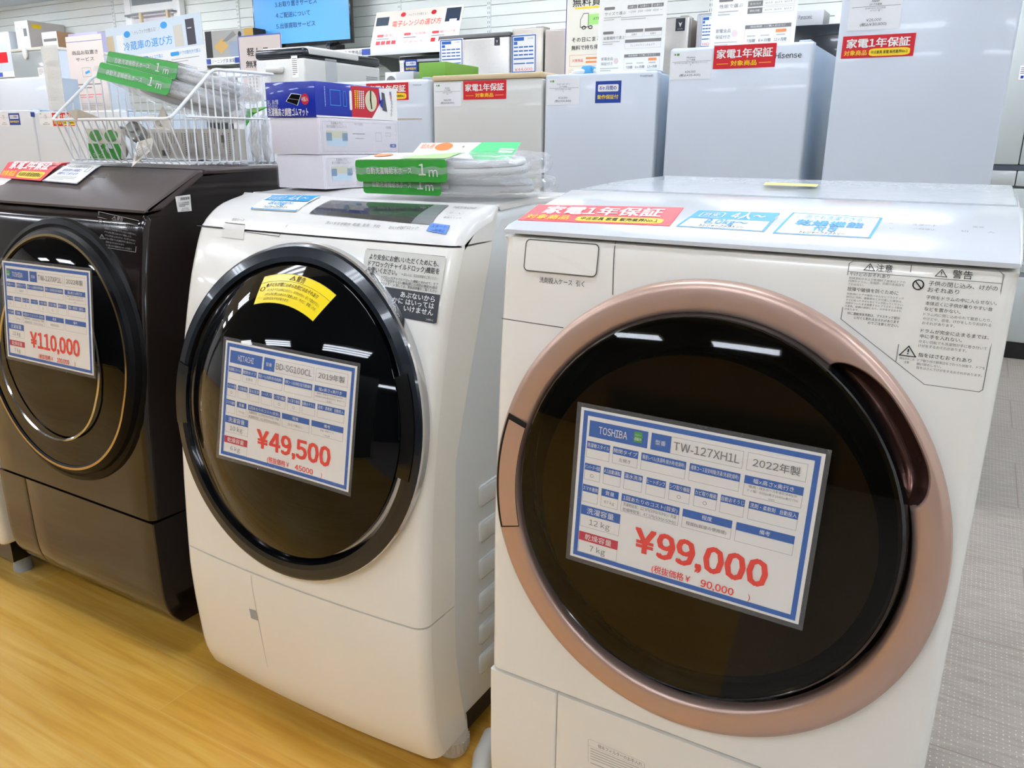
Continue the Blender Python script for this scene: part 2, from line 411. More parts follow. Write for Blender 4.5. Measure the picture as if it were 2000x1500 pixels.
# ================================================================ washing machines
def bow_w(y): return min(1, max(0, 1-max(0, y-.05)/.12))
class Front:
    """a machine's front and top: an outline (y, z) from the bottom up, swept along x, bowed outwards by b"""
    def __init__(s, pts, x0, x1, b=0.):
        s.p = [Vector(q) for q in pts]; s.x0, s.x1, s.b = x0, x1, b
        s.t = [0.]
        for i in range(len(s.p)-1): s.t.append(s.t[-1]+(s.p[i+1]-s.p[i]).length)
    def bow(s, x): return s.b*(1-((2*x-s.x0-s.x1)/(s.x1-s.x0))**2)
    def seg(s, t):
        for i in range(len(s.p)-1):
            if t <= s.t[i+1] or i == len(s.p)-2: return i, (t-s.t[i])/(s.t[i+1]-s.t[i])
    def pt(s, x, t, l=0):
        i, k = s.seg(t); q = s.p[i]*(1-k)+s.p[i+1]*k; d = (s.p[i+1]-s.p[i]).normalized()
        w = bow_w(q.x)
        return Vector((x, q.x-s.bow(x)*w-d.y*l, q.y+d.x*l))
    def ty(s, z): # arc length at height z on the front
        for i in range(len(s.p)-1):
            a, b = s.p[i].y, s.p[i+1].y
            if a <= z <= b and b > a: return s.t[i]+(s.t[i+1]-s.t[i])*(z-a)/(b-a)
        return s.t[-1]
    def y(s, x, z):
        return s.pt(x, s.ty(z)).y
    def hit(s, u, v):
        d = ray(u, v); x = (s.x0+s.x1)/2
        for it in range(4):
            best = None
            for i in range(len(s.p)-1):
                a, b = s.p[i], s.p[i+1]; e = b-a; ay = a.x-s.bow(x)*bow_w(a.x); az = a.y; e = Vector((b.x-s.bow(x)*bow_w(b.x)-ay, e.y))
                # CAM + k d = a + m e in (y, z)
                det = d.y*(-e.y)+e.x*d.z
                if abs(det) < 1e-9: continue
                ry, rz = ay-CAM.y, az-CAM.z
                k = (ry*(-e.y)+e.x*rz)/det; mm = (d.y*rz-d.z*ry)/det
                if k > 0 and -.002 <= mm <= 1.002 and (best is None or k < best[0]): best = (k, s.t[i]+mm*(s.t[i+1]-s.t[i]))
            if best is None: break
            x = CAM.x+best[0]*d.x
        return (x, best[1]) if best else (x, s.t[-1])
    def patch(s, q):      # bilinear print area between four photo corners TL TR BR BL on the surface
        c = [s.hit(*p) for p in q]
        def fn(u, v, l=0):
            a = [(c[0][k]*(1-u)+c[1][k]*u)*(1-v)+(c[3][k]*(1-u)+c[2][k]*u)*v for k in (0, 1)]
            return s.pt(a[0], a[1], l)
        return fn
    def area(s, x0, x1, tt, tb):       # same with straight limits
        return lambda u, v, l=0: s.pt(x0+(x1-x0)*u, tt+(tb-tt)*v, l)

def shell(g, prof, x0, x1, r, m, front=None, n=9, k=4, nf=None):
    """closed outline (y, z) swept from x0 to x1 with rounded end edges; bow of `front` applied to near points"""
    P = [Vector(p) for p in prof]; N = len(P)
    A = sum(P[i].x*P[(i+1) % N].y-P[(i+1) % N].x*P[i].y for i in range(N)); sg = 1 if A > 0 else -1
    inn = []
    for i in range(N):
        a = (P[i]-P[i-1]).normalized(); b = (P[(i+1) % N]-P[i]).normalized()
        na, nb = Vector((-a.y, a.x))*sg, Vector((-b.y, b.x))*sg
        h = (na+nb); L = h.length
        h = h/L if L > 1e-6 else na
        c = max(.5, h.dot(na)); inn.append(h/c)
        if nf is not None:                     # only the front outline (the first nf points) is rounded at its ends
            if i >= nf: inn[-1] = Vector((0, 0))
            else:
                d = (P[min(i+1, nf-1)]-P[max(i-1, 0)]).normalized(); inn[-1] = Vector((-d.y, d.x))*sg
                if i == 0 or i == nf-1: inn[-1] = Vector((inn[-1].x/max(.3, abs(inn[-1].x)) if abs(inn[-1].x) > .3 else inn[-1].x, 0))
    xs = []
    for j in range(k+1):
        th = PI/2*j/k; xs.append((x0+r*(1-math.cos(th)), r*(1-math.sin(th))))
    mid = [(x0+r+(x1-x0-2*r)*j/n, 0) for j in range(1, n)]
    xs = xs+mid+[(x0+x1-x, d) for x, d in xs[::-1]]
    vs = []
    for x, d in xs:
        for i in range(N):
            q = P[i]+inn[i]*d
            y = q.x-(front.bow(x)*bow_w(q.x) if front else 0)
            vs.append((x, y, q.y))
    K = len(xs)
    fs = [(j*N+i, j*N+(i+1) % N, (j+1)*N+(i+1) % N, (j+1)*N+i) for j in range(K-1) for i in range(N)]
    fs += [tuple(range(N)), tuple(range((K-1)*N, K*N))[::-1]]
    g.add(vs, fs, m, True); return g
def refine(pts, n=4):     # smooth a coarse outline (Catmull-Rom)
    P = [Vector(p) for p in pts]; out = []
    for i in range(len(P)-1):
        a, b, c, d = P[max(0, i-1)], P[i], P[i+1], P[min(len(P)-1, i+2)]
        for j in range(n):
            t = j/n
            out.append(.5*((2*b)+(c-a)*t+(2*a-5*b+4*c-d)*t*t+(3*b-a-3*c+d)*t**3))
    out.append(P[-1]); return [tuple(p) for p in out]

def disc_on(F, cx, cz, rx, rz):
    """door elements draped on the front: fn(r 0..1, angle, raise) -> point"""
    def fn(r, th, raise_):
        x = cx+rx*r*math.cos(th); z = cz+rz*r*math.sin(th)
        return Vector((x, F.y(x, z)-raise_, z))
    return fn
def ring_part(name, parent, F, c, R, prof, m, n=96, dent=None, cols=None):
    """prof: list of (radius, raise); cols: optional material per band"""
    g = G(); K = len(prof)
    for b in range(K-1):
        vs = []; 
        for (r, h) in prof[b:b+2]:
            for k in range(n):
                th = 2*PI*k/n; x = c[0]+r*math.cos(th)*R[0]; z = c[1]+r*math.sin(th)*R[1]
                vs.append((x, F.y(x, z)-h, z))
        g.add(vs, [(k, (k+1) % n, n+(k+1) % n, n+k) for k in range(n)], cols[b] if cols else m, True)
    return g.build(name, parent, 50)
def dome_part(name, parent, F, c, R, edge, bulge, m, n=72, K=14, power=2.0, rimh=.006, flat=None):
    g = G(); yc = F.y(c[0], c[1])
    def h(r): return bulge*(1-r**power)
    vs = []
    for j in range(K+1):
        r = math.sin(PI/2*j/K)
        for k in range(n):
            th = 2*PI*k/n; x = c[0]+r*R[0]*math.cos(th); z = c[1]+r*R[1]*math.sin(th)
            ys = F.y(c[0]+R[0]*math.cos(th), c[1]+R[1]*math.sin(th))
            yy = yc+(ys-yc)*r*r
            vs.append((x, yy-edge-h(r), z))
    fs = [(j*n+k, j*n+(k+1) % n, (j+1)*n+(k+1) % n, (j+1)*n+k) for j in range(1, K) for k in range(n)]
    fs += [(0, n+(k+1) % n, n+k) for k in range(n)]
    b = len(vs)                                        # rim turned back to the machine
    for k in range(n):
        th = 2*PI*k/n; x = c[0]+1.004*R[0]*math.cos(th); z = c[1]+1.004*R[1]*math.sin(th); vs.append((x, F.y(x, z)-.001, z))
    fs += [(K*n+k, K*n+(k+1) % n, b+(k+1) % n, b+k) for k in range(n)]
    g.add(vs, fs, m, True)
    def surf(x, z, l=0):
        dx, dz = (x-c[0])/R[0], (z-c[1])/R[1]; r = math.hypot(dx, dz); th = math.atan2(dz, dx)
        ys = F.y(c[0]+R[0]*math.cos(th), c[1]+R[1]*math.sin(th))
        return Vector((x, yc+(ys-yc)*r*r-edge-h(r)-l, z))
    o = g.build(name, parent, 50)
    return o, surf

def warn_tri(S, x, y, s, m, l=2, asp=1.):
    S.line([(x-s*asp, y-s*.8), (x+s*asp, y-s*.8), (x, y+s*.9)], s*.16, m, l, True)
    S.rect(x-s*.09*asp, y-s*.15, x+s*.09*asp, y+s*.42, m, l); S.rect(x-s*.09*asp, y-s*.5, x+s*.09*asp, y-s*.3, m, l)

# ---------------------------------------------------------------- price cards on the doors
def price_card(name, q, depth, d, label, bend=0.):
    """q: TL TR BR BL of the laminated sheet in the photo; depth: (y of the top edge, y of the bottom edge)"""
    P = [at(*q[0], y=depth[0]), at(*q[1], y=depth[0]), at(*q[2], y=depth[1]), at(*q[3], y=depth[1])]
    b0 = bilin(P); Nn = (P[3]-P[0]).cross(P[1]-P[0]).normalized()
    def fn(u, v, l=0): return b0(u, v, l)+Nn*(bend*math.sin(v*5.2)*math.sin(u*PI))
    t = thing(name, sum(P, Vector())/4, label, 'price card')
    g = G(); n = 10
    # laminate pouch: two films with a sealed edge
    W, H = (P[1]-P[0]).length, (P[3]-P[0]).length
    for lift in (.0004, -.0012):
        vs = [fn(i/n, j/n, lift) for j in range(n+1) for i in range(n+1)]
        g.add(vs, [(j*(n+1)+i, j*(n+1)+i+1, (j+1)*(n+1)+i+1, (j+1)*(n+1)+i) for j in range(n) for i in range(n)], SLEEVE, True)
    for k in range(n):
        for (a, b_, c_, d_) in (((k/n, 0), ((k+1)/n, 0), 0, 0), ((k/n, 1), ((k+1)/n, 1), 0, 0), ((0, k/n), (0, (k+1)/n), 0, 0), ((1, k/n), (1, (k+1)/n), 0, 0)):
            g.quad(fn(*a, .0004), fn(*b_, .0004), fn(*b_, -.0012), fn(*a, -.0012), SLEEVE)
    g.build('laminate_pouch', t)
    mu, mv = .018, .026
    def pf(u, v, l=0): return fn(mu+(1-2*mu)*u, mv+(1-2*mv)*v, l-.0010)
    g = G(); n = 10
    for lift in (.0001, -.0001):
        g.add([pf(i/n, j/n, lift) for j in range(n+1) for i in range(n+1)], [(j*(n+1)+i, j*(n+1)+i+1, (j+1)*(n+1)+i+1, (j+1)*(n+1)+i) for j in range(n) for i in range(n)], PAPER, True)
    # printed side: x = u, y = 1 - v  (y up)
    S = Sheet(g, lambda x, y, l=0: pf(x, 1-y, l), .00022)
    AS = W/H
    def R(u0, v0, u1, v1, m, l=1): S.rect(u0, 1-v1, u1, 1-v0, m, l, 4)
    class T2:                                       # text keeps its proportions although u and v differ in length
        pass
    def TX(s, u, v, h, m, w=None, al='c', bold=0., maxw=None):
        vs, fs, a, b = glyph(s, bold); kx = h/AS
        if w: kx = w/(b-a)
        elif maxw and (b-a)*kx > maxw: kx = maxw/(b-a)
        WW = (b-a)*kx; ox = u-(WW/2 if al == 'c' else WW if al == 'r' else 0)
        S.put([(ox+(p[0]-a)*kx, 1-v+(p[1]-.36)*h, p[2]) for p in vs], fs, m, 3)
    def box(u0, v0, u1, v1, m=LGREY):
        t = .0022
        R(u0, v0, u1, v0+t*AS, m); R(u0, v1-t*AS, u1, v1, m); R(u0, v0, u0+t, v1, m); R(u1-t, v0, u1, v1, m)
    o0, o1 = .014, .040
    R(o0, .016, 1-o0, .046, BLUE); R(o0, 1-.046, 1-o0, 1-.016, BLUE); R(o0, .046, o1-.006, .954, BLUE); R(1-o1+.006, .046, 1-o0, .954, BLUE)
    R(.045, .072, .311, .175, BLUE, 1); TX(d['brand'], .155 if d.get('badge', 0) > 0 else .18, .124, .062, WHT, w=.13, bold=.01)
    if d.get('badge'):
        bu = .25 if d['badge'] > 0 else .05
        R(bu, .085, bu+.036, .15, GREEN, 2); TX('掲載中', bu+.018, .13, .022, WHT, maxw=.03); TX('ジモティー', bu+.018, .105, .014, WHT, maxw=.03)
    R(.325, .072, .41, .175, BLUE); TX('型番', .367, .124, .032, WHT)
    box(.41, .072, .705, .175); TX(d['model'], .557, .124, .066, GREY, bold=.012, maxw=.27)
    box(.72, .072, .945, .175); TX(d['year'], .832, .124, .055, GREY, bold=.012)
    def cell(u0, u1, v0, v1, v2, head, body='', bs=.026, hm=BLUE, hs=.03):
        box(u0, v0, u1, v2); R(u0, v0, u1, v1, hm, 2); TX(head, (u0+u1)/2, (v0+v1)/2, hs, WHT, maxw=(u1-u0)*.94)
        if body:
            ls = body.split('|')
            for i, s in enumerate(ls): TX(s, (u0+u1)/2, v1+(v2-v1)*(i+.5)/len(ls), bs, GREY, maxw=(u1-u0)*.92)
    r2 = (.205, .253, .312); r3 = (.35, .393, .458); r4 = (.49, .538, .607)
    cell(.04, .148, *r2, '洗濯機スタイル'); cell(.162, .276, *r2, '開閉タイプ', '左開き'); cell(.29, .483, *r2, '騒音レベル(洗濯時/脱水時/乾燥時)')
    cell(.498, .703, *r2, '標準コース目安時間(洗濯/洗濯乾燥時)'); cell(.72, .943, .205, .252, .325, '幅x高さx奥行き', d['size'], .017)
    for (a, b), h, o in zip(((.038, .113), (.128, .209), (.223, .306), (.323, .408), (.423, .513), (.53, .624), (.638, .734), (.75, .938)),
                            ('インバーター搭載', 'AI自動運転', '温水洗浄', 'ヒートポンプ', 'シワ取り機能', 'カビ取り機能', '自動おそうじ', '洗剤・柔軟剤　自動投入'), d['o']):
        cell(a, b, *r3, h, '○' if o == 'o' else '', .03)
    cell(.036, .111, *r4, 'スマホ連携'); cell(.126, .206, *r4, '質量', d['kg'], .024)
    cell(.22, .477, *r4, '1回あたりのコスト(目安)', d['cost'], .025); cell(.491, .696, *r4, '程度', d['grade'], .025); cell(.712, .938, *r4, '備考', d.get('note', ''), .016)
    cell(.036, .223, .63, .693, .776, '洗濯容量', d['wash'], .05, BLUE, .045); cell(.036, .223, .81, .87, .953, '乾燥容量', d['dry'], .05, mat('print_crimson', 'c8203c', .5), .045)
    TX(d['price'], .578, .762, .212, PRICE, w=.565, bold=.048)
    TX('(税抜価格￥', .385, .922, .055, PRICE, w=.17, al='l', bold=.012); TX(d['net'], .6, .922, .06, PRICE, w=.138, al='l', bold=.03); TX(')', .80, .922, .055, PRICE)
    g.build('printed_paper', t)
    return t

def red_sticker(fn, label, name='warranty_sticker', narrow=True, cat='sticker', t=.0008, group=None):
    g = G(); g.prism([(0, 0), (1, 0), (1, 1), (0, 1)], lambda x, y: fn(x, y, -t*.2), lambda x, y: fn(x, y, t), RED if narrow is not None else CORAL)
    S = Sheet(g, lambda x, y, l=0: fn(x, y, t+l))
    S.text('家電1年保証', .5, .63, .42, WHT, w=.9, bold=.03)
    if narrow:
        S.text('対象商品', .5, .22, .24, YELLOW, w=.42, bold=.02); S.rect(.06, .2, .25, .22, YELLOW); S.rect(.75, .2, .94, .22, YELLOW)
    else:
        S.text('対象商品', .19, .21, .24, YELLOW, w=.32, bold=.02); S.rrect(.38, .07, .95, .35, .07, YELLOW); S.text('中古家具 家電 販売業界No.1', .665, .21, .15, INK, w=.5, bold=.015)
    return tag(g.build(name), label, cat, group)

# ---------------------------------------------------------------- drum washer-dryers of the tall square kind
def square_washer(x0, x1, front, cols, label):
    body_m, top_m, side_m, low_m = cols
    F = Front(front, x0, x1)
    t = thing('washing_machine', ((x0+x1)/2, .3, 0), label, 'washing machine')
    fy = [p[0] for p in front]
    f7, f8, f9, f10, f11 = front[7:12]
    up = refine([(F.y(x0, z), z) for z in (.359, .5, .624, .74, .855, .93, .98, f7[1]-.012)], 2)
    g = shell(G(), up+[(f7[0], f7[1]-.004), (f7[0]+.03, f7[1]+.002), (f9[0], f9[1]-.012), (f10[0], f10[1]-.010), (.60, f11[1]-.008), (.625, 1.06), (.625, .07), (.12, .07), (.12, .355)], x0, x1, .016, body_m, nf=len(up))
    body = g.build('body', t, 40)
    # control panel: the slab that overlaps the front edge
    g = shell(G(), [(f7[0]-.003, f7[1]+.001), (f7[0]-.003, f7[1]+.006), (f8[0]-.004, f8[1]+.002), (f9[0], f9[1]+.002), (f9[0]+.015, f9[1]+.001), (f9[0]+.015, f9[1]-.010), (f7[0]+.04, f7[1]+.005)], x0-.002, x1+.002, .006, top_m)
    cp = g.build('control_panel', t, 40)
    g = shell(G(), [(f9[0]+.022, f9[1]-.008), (f9[0]+.022, f9[1]+.003), (f10[0]+.01, f10[1]), (.615, f11[1]+.001), (.62, 1.07)], x0+.003, x1-.003, .006, top_m)
    g.build('rear_top_cover', t, 40)
    g = shell(G(), refine([(front[0][0], .09), (front[1][0], .12), (front[2][0], .17), (front[3][0]+.0005, .26), (front[3][0], .353)], 3)+[(.1, .353), (.1, .09)], x0+.1183, x1, .003, low_m, nf=13)
    lp = g.build('lower_panel', t, 40)
    g = shell(G(), refine([(front[0][0], .09), (front[1][0], .12), (front[2][0], .17), (front[3][0]+.0005, .26), (front[3][0], .353)], 3)+[(.1, .353), (.1, .09)], x0, x0+.1173, .003, low_m, nf=13)
    fc = g.build('filter_cover', t, 40)
    for fx in (x0+.09, x1-.09):
        for fy_ in (.22, .55):
            G().lathe([(.02, .071), (.024, .03), (.026, .0)], Matrix.Translation((fx, fy_, 0)), mat('foot_dark', '2b2a29', .6), 20).build('foot', t)
    return t, F, body, cp, lp, fc

# ---- right: white machine with the rose gold ring
WR, FR, bodyR, cpR, lpR, fcR = square_washer(0, .603, [(.02, .09), (-.022, .12), (-.034, .17), (-.036, .356), (-.034, .624), (-.02, .855), (-.006, 1.0), (0, 1.028), (.012, 1.038), (.2, 1.076), (.36, 1.086), (.6, 1.088)], (IVORY, COOL, IVORY, IVORY), 'white drum washing machine with a rose gold door ring, nearest the grey floor')
CR, RR = (.301, .689), (.290, .303)
KS = [(1.0, .0), (.995, .010), (.975, .014), (.955, .0145), (.935, .0145), (.915, .014), (.895, .0135), (.878, .012), (.866, .008), (.86, -.004)]
def kh(r):
    for (a, ha), (b, hb) in zip(KS[:-1], KS[1:]):
        if b <= r <= a: return ha+(hb-ha)*(a-r)/(a-b)
    return -.004
def reach(th):          # outer edge of the thumb recess, as a fraction of the ring radius
    a = math.degrees(th) % 360; a = a-360 if a > 180 else a
    if a <= 16.5 or a >= 57: return .86
    k = 1-((a-41)/16)**2 if a > 41 else (1-((27-a)/10.5)**2 if a < 27 else 1)
    return .86+.098*math.sqrt(max(0, k))
def rp(r, th, h):
    x = CR[0]+r*RR[0]*math.cos(th); z = CR[1]+r*RR[1]*math.sin(th); return Vector((x, FR.y(x, z)-h, z))
def ringR():
    n = 480; rs = []
    for (a, b) in zip(KS[:-1], KS[1:]): rs += [a[0], (a[0]+b[0])/2]
    rs.append(.86); K = len(rs); vs = []
    for r in rs:
        for k in range(n):
            th = 2*PI*k/n; D = reach(th); q = 1-(1-r)*(1-D)/.14
            h = kh(q) if D < .8601 else kh(q)-.004*(1-min(1, (q-D)/.008))
            vs.append(rp(q, th, h))
    g = G(); g.add(vs, [(j*n+k, j*n+(k+1) % n, (j+1)*n+(k+1) % n, (j+1)*n+k) for j in range(K-1) for k in range(n)], ROSE, True)
    o = g.build('door_ring', WR, 60)
    g = G(); nu, nw = 60, 14
    def rec(u, w):
        th = math.radians(16.6+40.3*u); D = reach(th); dep = .040*min(1, max(0, (D-.86)/.098))**.7
        r = .838+(D-.838)*w; return rp(r, th, kh(max(.862, D))-.0035-dep*(1-w**3.5)**.6*(.75+.25*math.sin(PI*min(1, w*1.1))))
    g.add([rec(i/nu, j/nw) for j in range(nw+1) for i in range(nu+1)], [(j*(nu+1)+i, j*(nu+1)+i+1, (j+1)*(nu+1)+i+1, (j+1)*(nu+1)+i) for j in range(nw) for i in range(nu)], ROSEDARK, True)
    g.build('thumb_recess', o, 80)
    return o
def drill(o, c, R, y0, y1):       # the round drum opening in the front
    g = G(); g.lathe([(1, y0), (1, y1)], Matrix.Translation((c[0], 0, c[1])) @ Matrix.Diagonal((R[0], 1, R[1], 1)) @ Matrix.Rotation(-PI/2, 4, 'X'), SEAMD, 64)
    k = g.build('drum_opening'); md = o.modifiers.new('b', 'BOOLEAN'); md.operation = 'DIFFERENCE'; md.object = k; md.solver = 'EXACT'
    me = bpy.data.meshes.new_from_object(o.evaluated_get(bpy.context.evaluated_depsgraph_get())); old = o.data
    o.modifiers.clear(); o.data = me; bpy.data.meshes.remove(old); bpy.data.objects.remove(k)
drill(bodyR, CR, (RR[0]*.965, RR[1]*.965), -.2, .10)
rR = ringR()
# hinge cover let into the ring on the left
g = G(); n = 14
def hc(u, v, h):
    th = math.radians(161+34*u); r = .872+.108*v; x = CR[0]+r*RR[0]*math.cos(th); z = CR[1]+r*RR[1]*math.sin(th)
    return Vector((x, FR.y(x, z)-.0155-h, z))
for (u0, u1, v0, v1, h, m) in ((0, 1, 0, 1, .0, SEAMD), (.045, .985, -.0, .87, .0016, ROSE)):
    g.add([hc(u0+(u1-u0)*i/n, v0+(v1-v0)*j/3, h) for j in range(4) for i in range(n+1)], [(j*(n+1)+i, j*(n+1)+i+1, (j+1)*(n+1)+i+1, (j+1)*(n+1)+i) for j in range(3) for i in range(n)], m, True)
g.build('hinge_cover', rR)
G().lathe([(.215, -.03), (.21, .02), (.2, .05), (.192, .07), (.188, .075), (.182, .085), (.15, .12), (.10, .14), (.03, .145)], Matrix.Translation((.304, -.012, .69)) @ Matrix.Rotation(-PI/2, 4, 'X'), mat('door_bowl', '5e5733', .2, metal=.7), 64).build('inner_bowl', WR)
ring_part('drum_mouth', WR, FR, (.304, .690), (.262, .268), [(1.0, -.055), (.93, -.05), (.86, -.04), (.8, -.03)], mat('drum_mouth_grey', '2a2824', .5))
ring_part('door_gasket', WR, FR, (.3035, .702), (.2445, .2525), [(1.0, -.02), (.998, .014), (.99, .024), (.975, .029), (.96, .026)], BLACK)
for r, d in ((.198, .010), (.168, .022), (.150, .034)):
    ring_part('glint_ring', WR, FR, (.304, .70), (r, r*1.02), [(1.0, -d), (.99, .004-d), (.975, .004-d), (.965, -d)], GOLD)  # gold rings added behind the glass to catch light as bright arcs
gR, sR = dome_part('door_glass', WR, FR, (.304, .705), (.238, .246), .030, .025, GLASSB, power=2.2)
price_card('price_card', [(1128, 785), (1625, 880), (1567, 1232), (1105, 1090)], (-.089, -.094),
    dict(brand='TOSHIBA', badge=1, model='TW-127XH1L', year='2022年製', size='幅(給・排水ホースを含む)645(ボ|ディ幅：600)x高さ1060x奥行750|mm', o='o   oo  ', kg='87 kg',
         cost='洗濯時目安：22.9円(50Hz/60Hz) / 洗濯|乾燥時目安：47.1円(50Hz/60Hz)', grade='程度B(軽度の使用感)', wash='12 kg', dry='7 kg', price='¥99,000', net='90,000'),
    'laminated price card reading 99,000 yen on the door with the rose gold ring')
# detergent drawer and seams of the upper corner, caution label
def seams(F, parent, name, lines, m, w=.0012, lift=.0003):
    g = G()
    S = Sheet(g, lambda x, y, l=0: F.pt(x, y, .0003+l), .0001)
    for ln in lines:
        p = [F.hit(*q) for q in ln]; out = []
        for a, b in zip(p[:-1], p[1:]):
            for j in range(5): out.append((a[0]+(b[0]-a[0])*j/5, a[1]+(b[1]-a[1])*j/5))
        out.append(p[-1]); S.line(out, w, m, 1)
    return g.build(name, parent)
a = FR.hit(1031, 458); b = FR.hit(1165, 541)
g = G(); fa = lambda x, y, l=0: FR.pt(x, y, l)
pts = rr(a[0], b[1], b[0], FR.ty(1.022), .006)
g.prism(pts, lambda x, y: fa(x, y, .0002), lambda x, y: fa(x, y, .0016), IVORY)
S = Sheet(g, fa, .0001); S.line(pts, .0014, SEAM, 18, True)
S.text('洗剤投入ケース  引く', (a[0]+b[0])/2+.004, FR.hit(1090, 550)[1], .0085, INK, w=.066, l=6)
g.build('detergent_drawer', WR)
seams(FR, WR, 'panel_seam', [[(1203, 466), (1197, 575)]], SEAM); seams(FR, WR, 'panel_seam', [[(981, 622), (1040, 631), (1100, 640)]], SEAM)
p0 = FR.hit(1660, 507); p1 = FR.hit(1958, 526); p2 = FR.hit(1918, 766)
x0, x1, tt, tb = p0[0], p1[0]+.002, p0[1]-.0005, p2[1]
g = G(); fn = lambda u, y, l=0: FR.pt(x0+(x1-x0)*u, tb+(tt-tb)*y, .0004+l)
S = Sheet(g, fn, .0002); AW = (x1-x0)/(tt-tb)
S.line([(.03, 1), (.97, 1), (1, .97), (1, .02), (.98, 0), (.63, 0), (.0, .48), (0, .97)], .006, GREY, 1, True)
S.line([(.0, .90), (1, .90)], .005, GREY); S.line([(.42, 1), (.42, .165)], .006, GREY)
def TW(s, u, v, h, w=None, m=INK, al='l', bold=0.):
    vs, fs, a, b = glyph(s, bold); kx = h/AW
    if w: kx = w/(b-a)
    W = (b-a)*kx; ox = u-(W/2 if al == 'c' else W if al == 'r' else 0)
    S.put([(ox+(p[0]-a)*kx, 1-v+(p[1]-.36)*h, p[2]) for p in vs], fs, m, 2)
def tri(u, v, s): warn_tri(S, u, 1-v, s, INK, 2, 1.25/AW)
tri(.145, .05, .034); TW('注意', .19, .05, .07, .11); tri(.62, .055, .034); TW('警告', .69, .055, .075, .125)
for s, v, h, w in (('やけどのおそれあり', .118, .036, .275), ('乾燥運転中および乾燥終了直後はドアの', .155, .022, .385), ('内側やドラム、金属部、衣類の金属部を', .18, .022, .38), ('さわらない。', .206, .022, .11),
                   ('故障や破損を防ぐために', .25, .038, .35), ('本体(特にドアや操作パネルなどプラスチック', .292, .021, .39), ('部分)に洗剤、柔軟剤などが付着した場合は、', .319, .021, .385), ('すぐに絞ったタオルなどでふき取ってください。', .346, .021, .395),
                   ('洗剤がついたまま放置するとプラスチック部品', .373, .021, .39), ('の変色、破損の原因となり、けがをするおそれ', .4, .021, .39), ('があります。', .427, .021, .1)):
    TW(s, .015, v, h, w, INK if h > .03 else GREY)
for s, v, w in (('特に濃縮液体洗剤は、プラスチック部分', .462, .36), ('に付くと割れるおそれがあります', .495, .31), ('のでご注意ください。', .528, .21)): TW(s, .40, v, .027, w, INK, 'r')
S.ring(.485, 1-.165, .034, .034*AW, .009, INK, 2); S.line([(.462, 1-.135), (.508, 1-.195)], .009, INK, 2)
for s, v, h, w in (('子供の閉じ込み、けがの', .145, .045, .43), ('おそれあり', .198, .045, .2), ('子供をドラムの中に入らせない。', .262, .036, .44), ('本体近くに子供が乗りやすい台', .312, .036, .42), ('などを置かない。', .36, .036, .23),
                   ('ドラム内に閉じ込められて窒息したり、', .405, .028, .43), ('やけどや、感電、けがをしたりおぼれる', .443, .028, .43), ('おそれがあります。', .48, .028, .21), ('ドラムが完全に止まるまでは、', .545, .036, .43), ('中に手を入れない。', .592, .036, .27),
                   ('ゆるい回転でも洗濯物が手に巻き付いて', .637, .028, .43), ('けがをするおそれがあります。', .674, .028, .31)):
    TW(s, .55, v, h, w, INK if h > .03 else GREY)
tri(.49, .735, .05); TW('指はさみこみ', .49, .8, .022, .1, GREY, 'c'); TW('注意', .49, .83, .022, .035, GREY, 'c')
TW('指をはさむおそれあり', .56, .752, .04, .34)
for s, v, w in (('ドア取り付け部周辺をさわった状態で、ドアを', .8, .43), ('開け閉めしない。', .832, .16), ('指をはさんでけがをするおそれがあります。', .864, .42)): TW(s, .56, v, .025, w, GREY)
g.build('caution_label', WR)
# control panel printing and buttons
def mark_oval(S, q, m, t=.0009): 
    a = q; n = 28
def panel_print(F, parent, name, items, lift=.0022):
    g = G(); S = Sheet(g, lambda x, y, l=0: F.pt(x, y, lift+l), .0002)
    for it in items:
        k = it[0]
        if k == 'oval':
            (u0, u1), v, ry = it[1], it[2], it[3]; a = F.hit(u0, v); b = F.hit(u1, v); S.ring((a[0]+b[0])/2, (a[1]+b[1])/2, abs(b[0]-a[0])/2, ry, .0008, LGREY)
        elif k == 'text':
            a = F.hit(it[2], it[3]); S.text(it[1], a[0], a[1], it[4], it[5], maxw=it[6] if len(it) > 6 else None)
        elif k == 'poly':
            h = [F.hit(*q) for q in it[1]]; n = 6; pt = []
            for j in range(n+1):
                for i in range(n+1):
                    u, v = i/n, j/n; pt.append(tuple((h[0][c]*(1-u)+h[1][c]*u)*(1-v)+(h[3][c]*(1-u)+h[2][c]*u)*v for c in (0, 1)))
            S.put(pt, [(j*(n+1)+i, j*(n+1)+i+1, (j+1)*(n+1)+i+1, (j+1)*(n+1)+i) for j in range(n) for i in range(n)], it[2], it[3] if len(it) > 3 else 1)
        elif k == 'line':
            S.line([F.hit(*q) for q in it[1]], it[3], it[2], 1)
    return g.build(name, parent)
for it in ([('oval', (1722, 1758), 445, .016), ('text', '∧', 1740, 440, .008, GREY), ('text', '∨', 1740, 450, .008, GREY)], [('oval', (1769, 1841), 448, .012), ('text', 'スタート', 1805, 444, .009, GREY, .026), ('text', '一時停止', 1805, 452, .006, GREY)],
           [('oval', (1862, 1904), 456, .0075), ('text', '切', 1883, 456, .008, GREY)], [('oval', (1914, 1956), 458, .0075), ('text', '入', 1935, 458, .008, GREY)]):
    panel_print(FR, cpR, 'button', it)
panel_print(FR, cpR, 'printed_lettering', [('text', '電源', 1910, 448, .006, GREY), ('text', 'TW-127XH1', 1905, 472, .006, LGREY)])
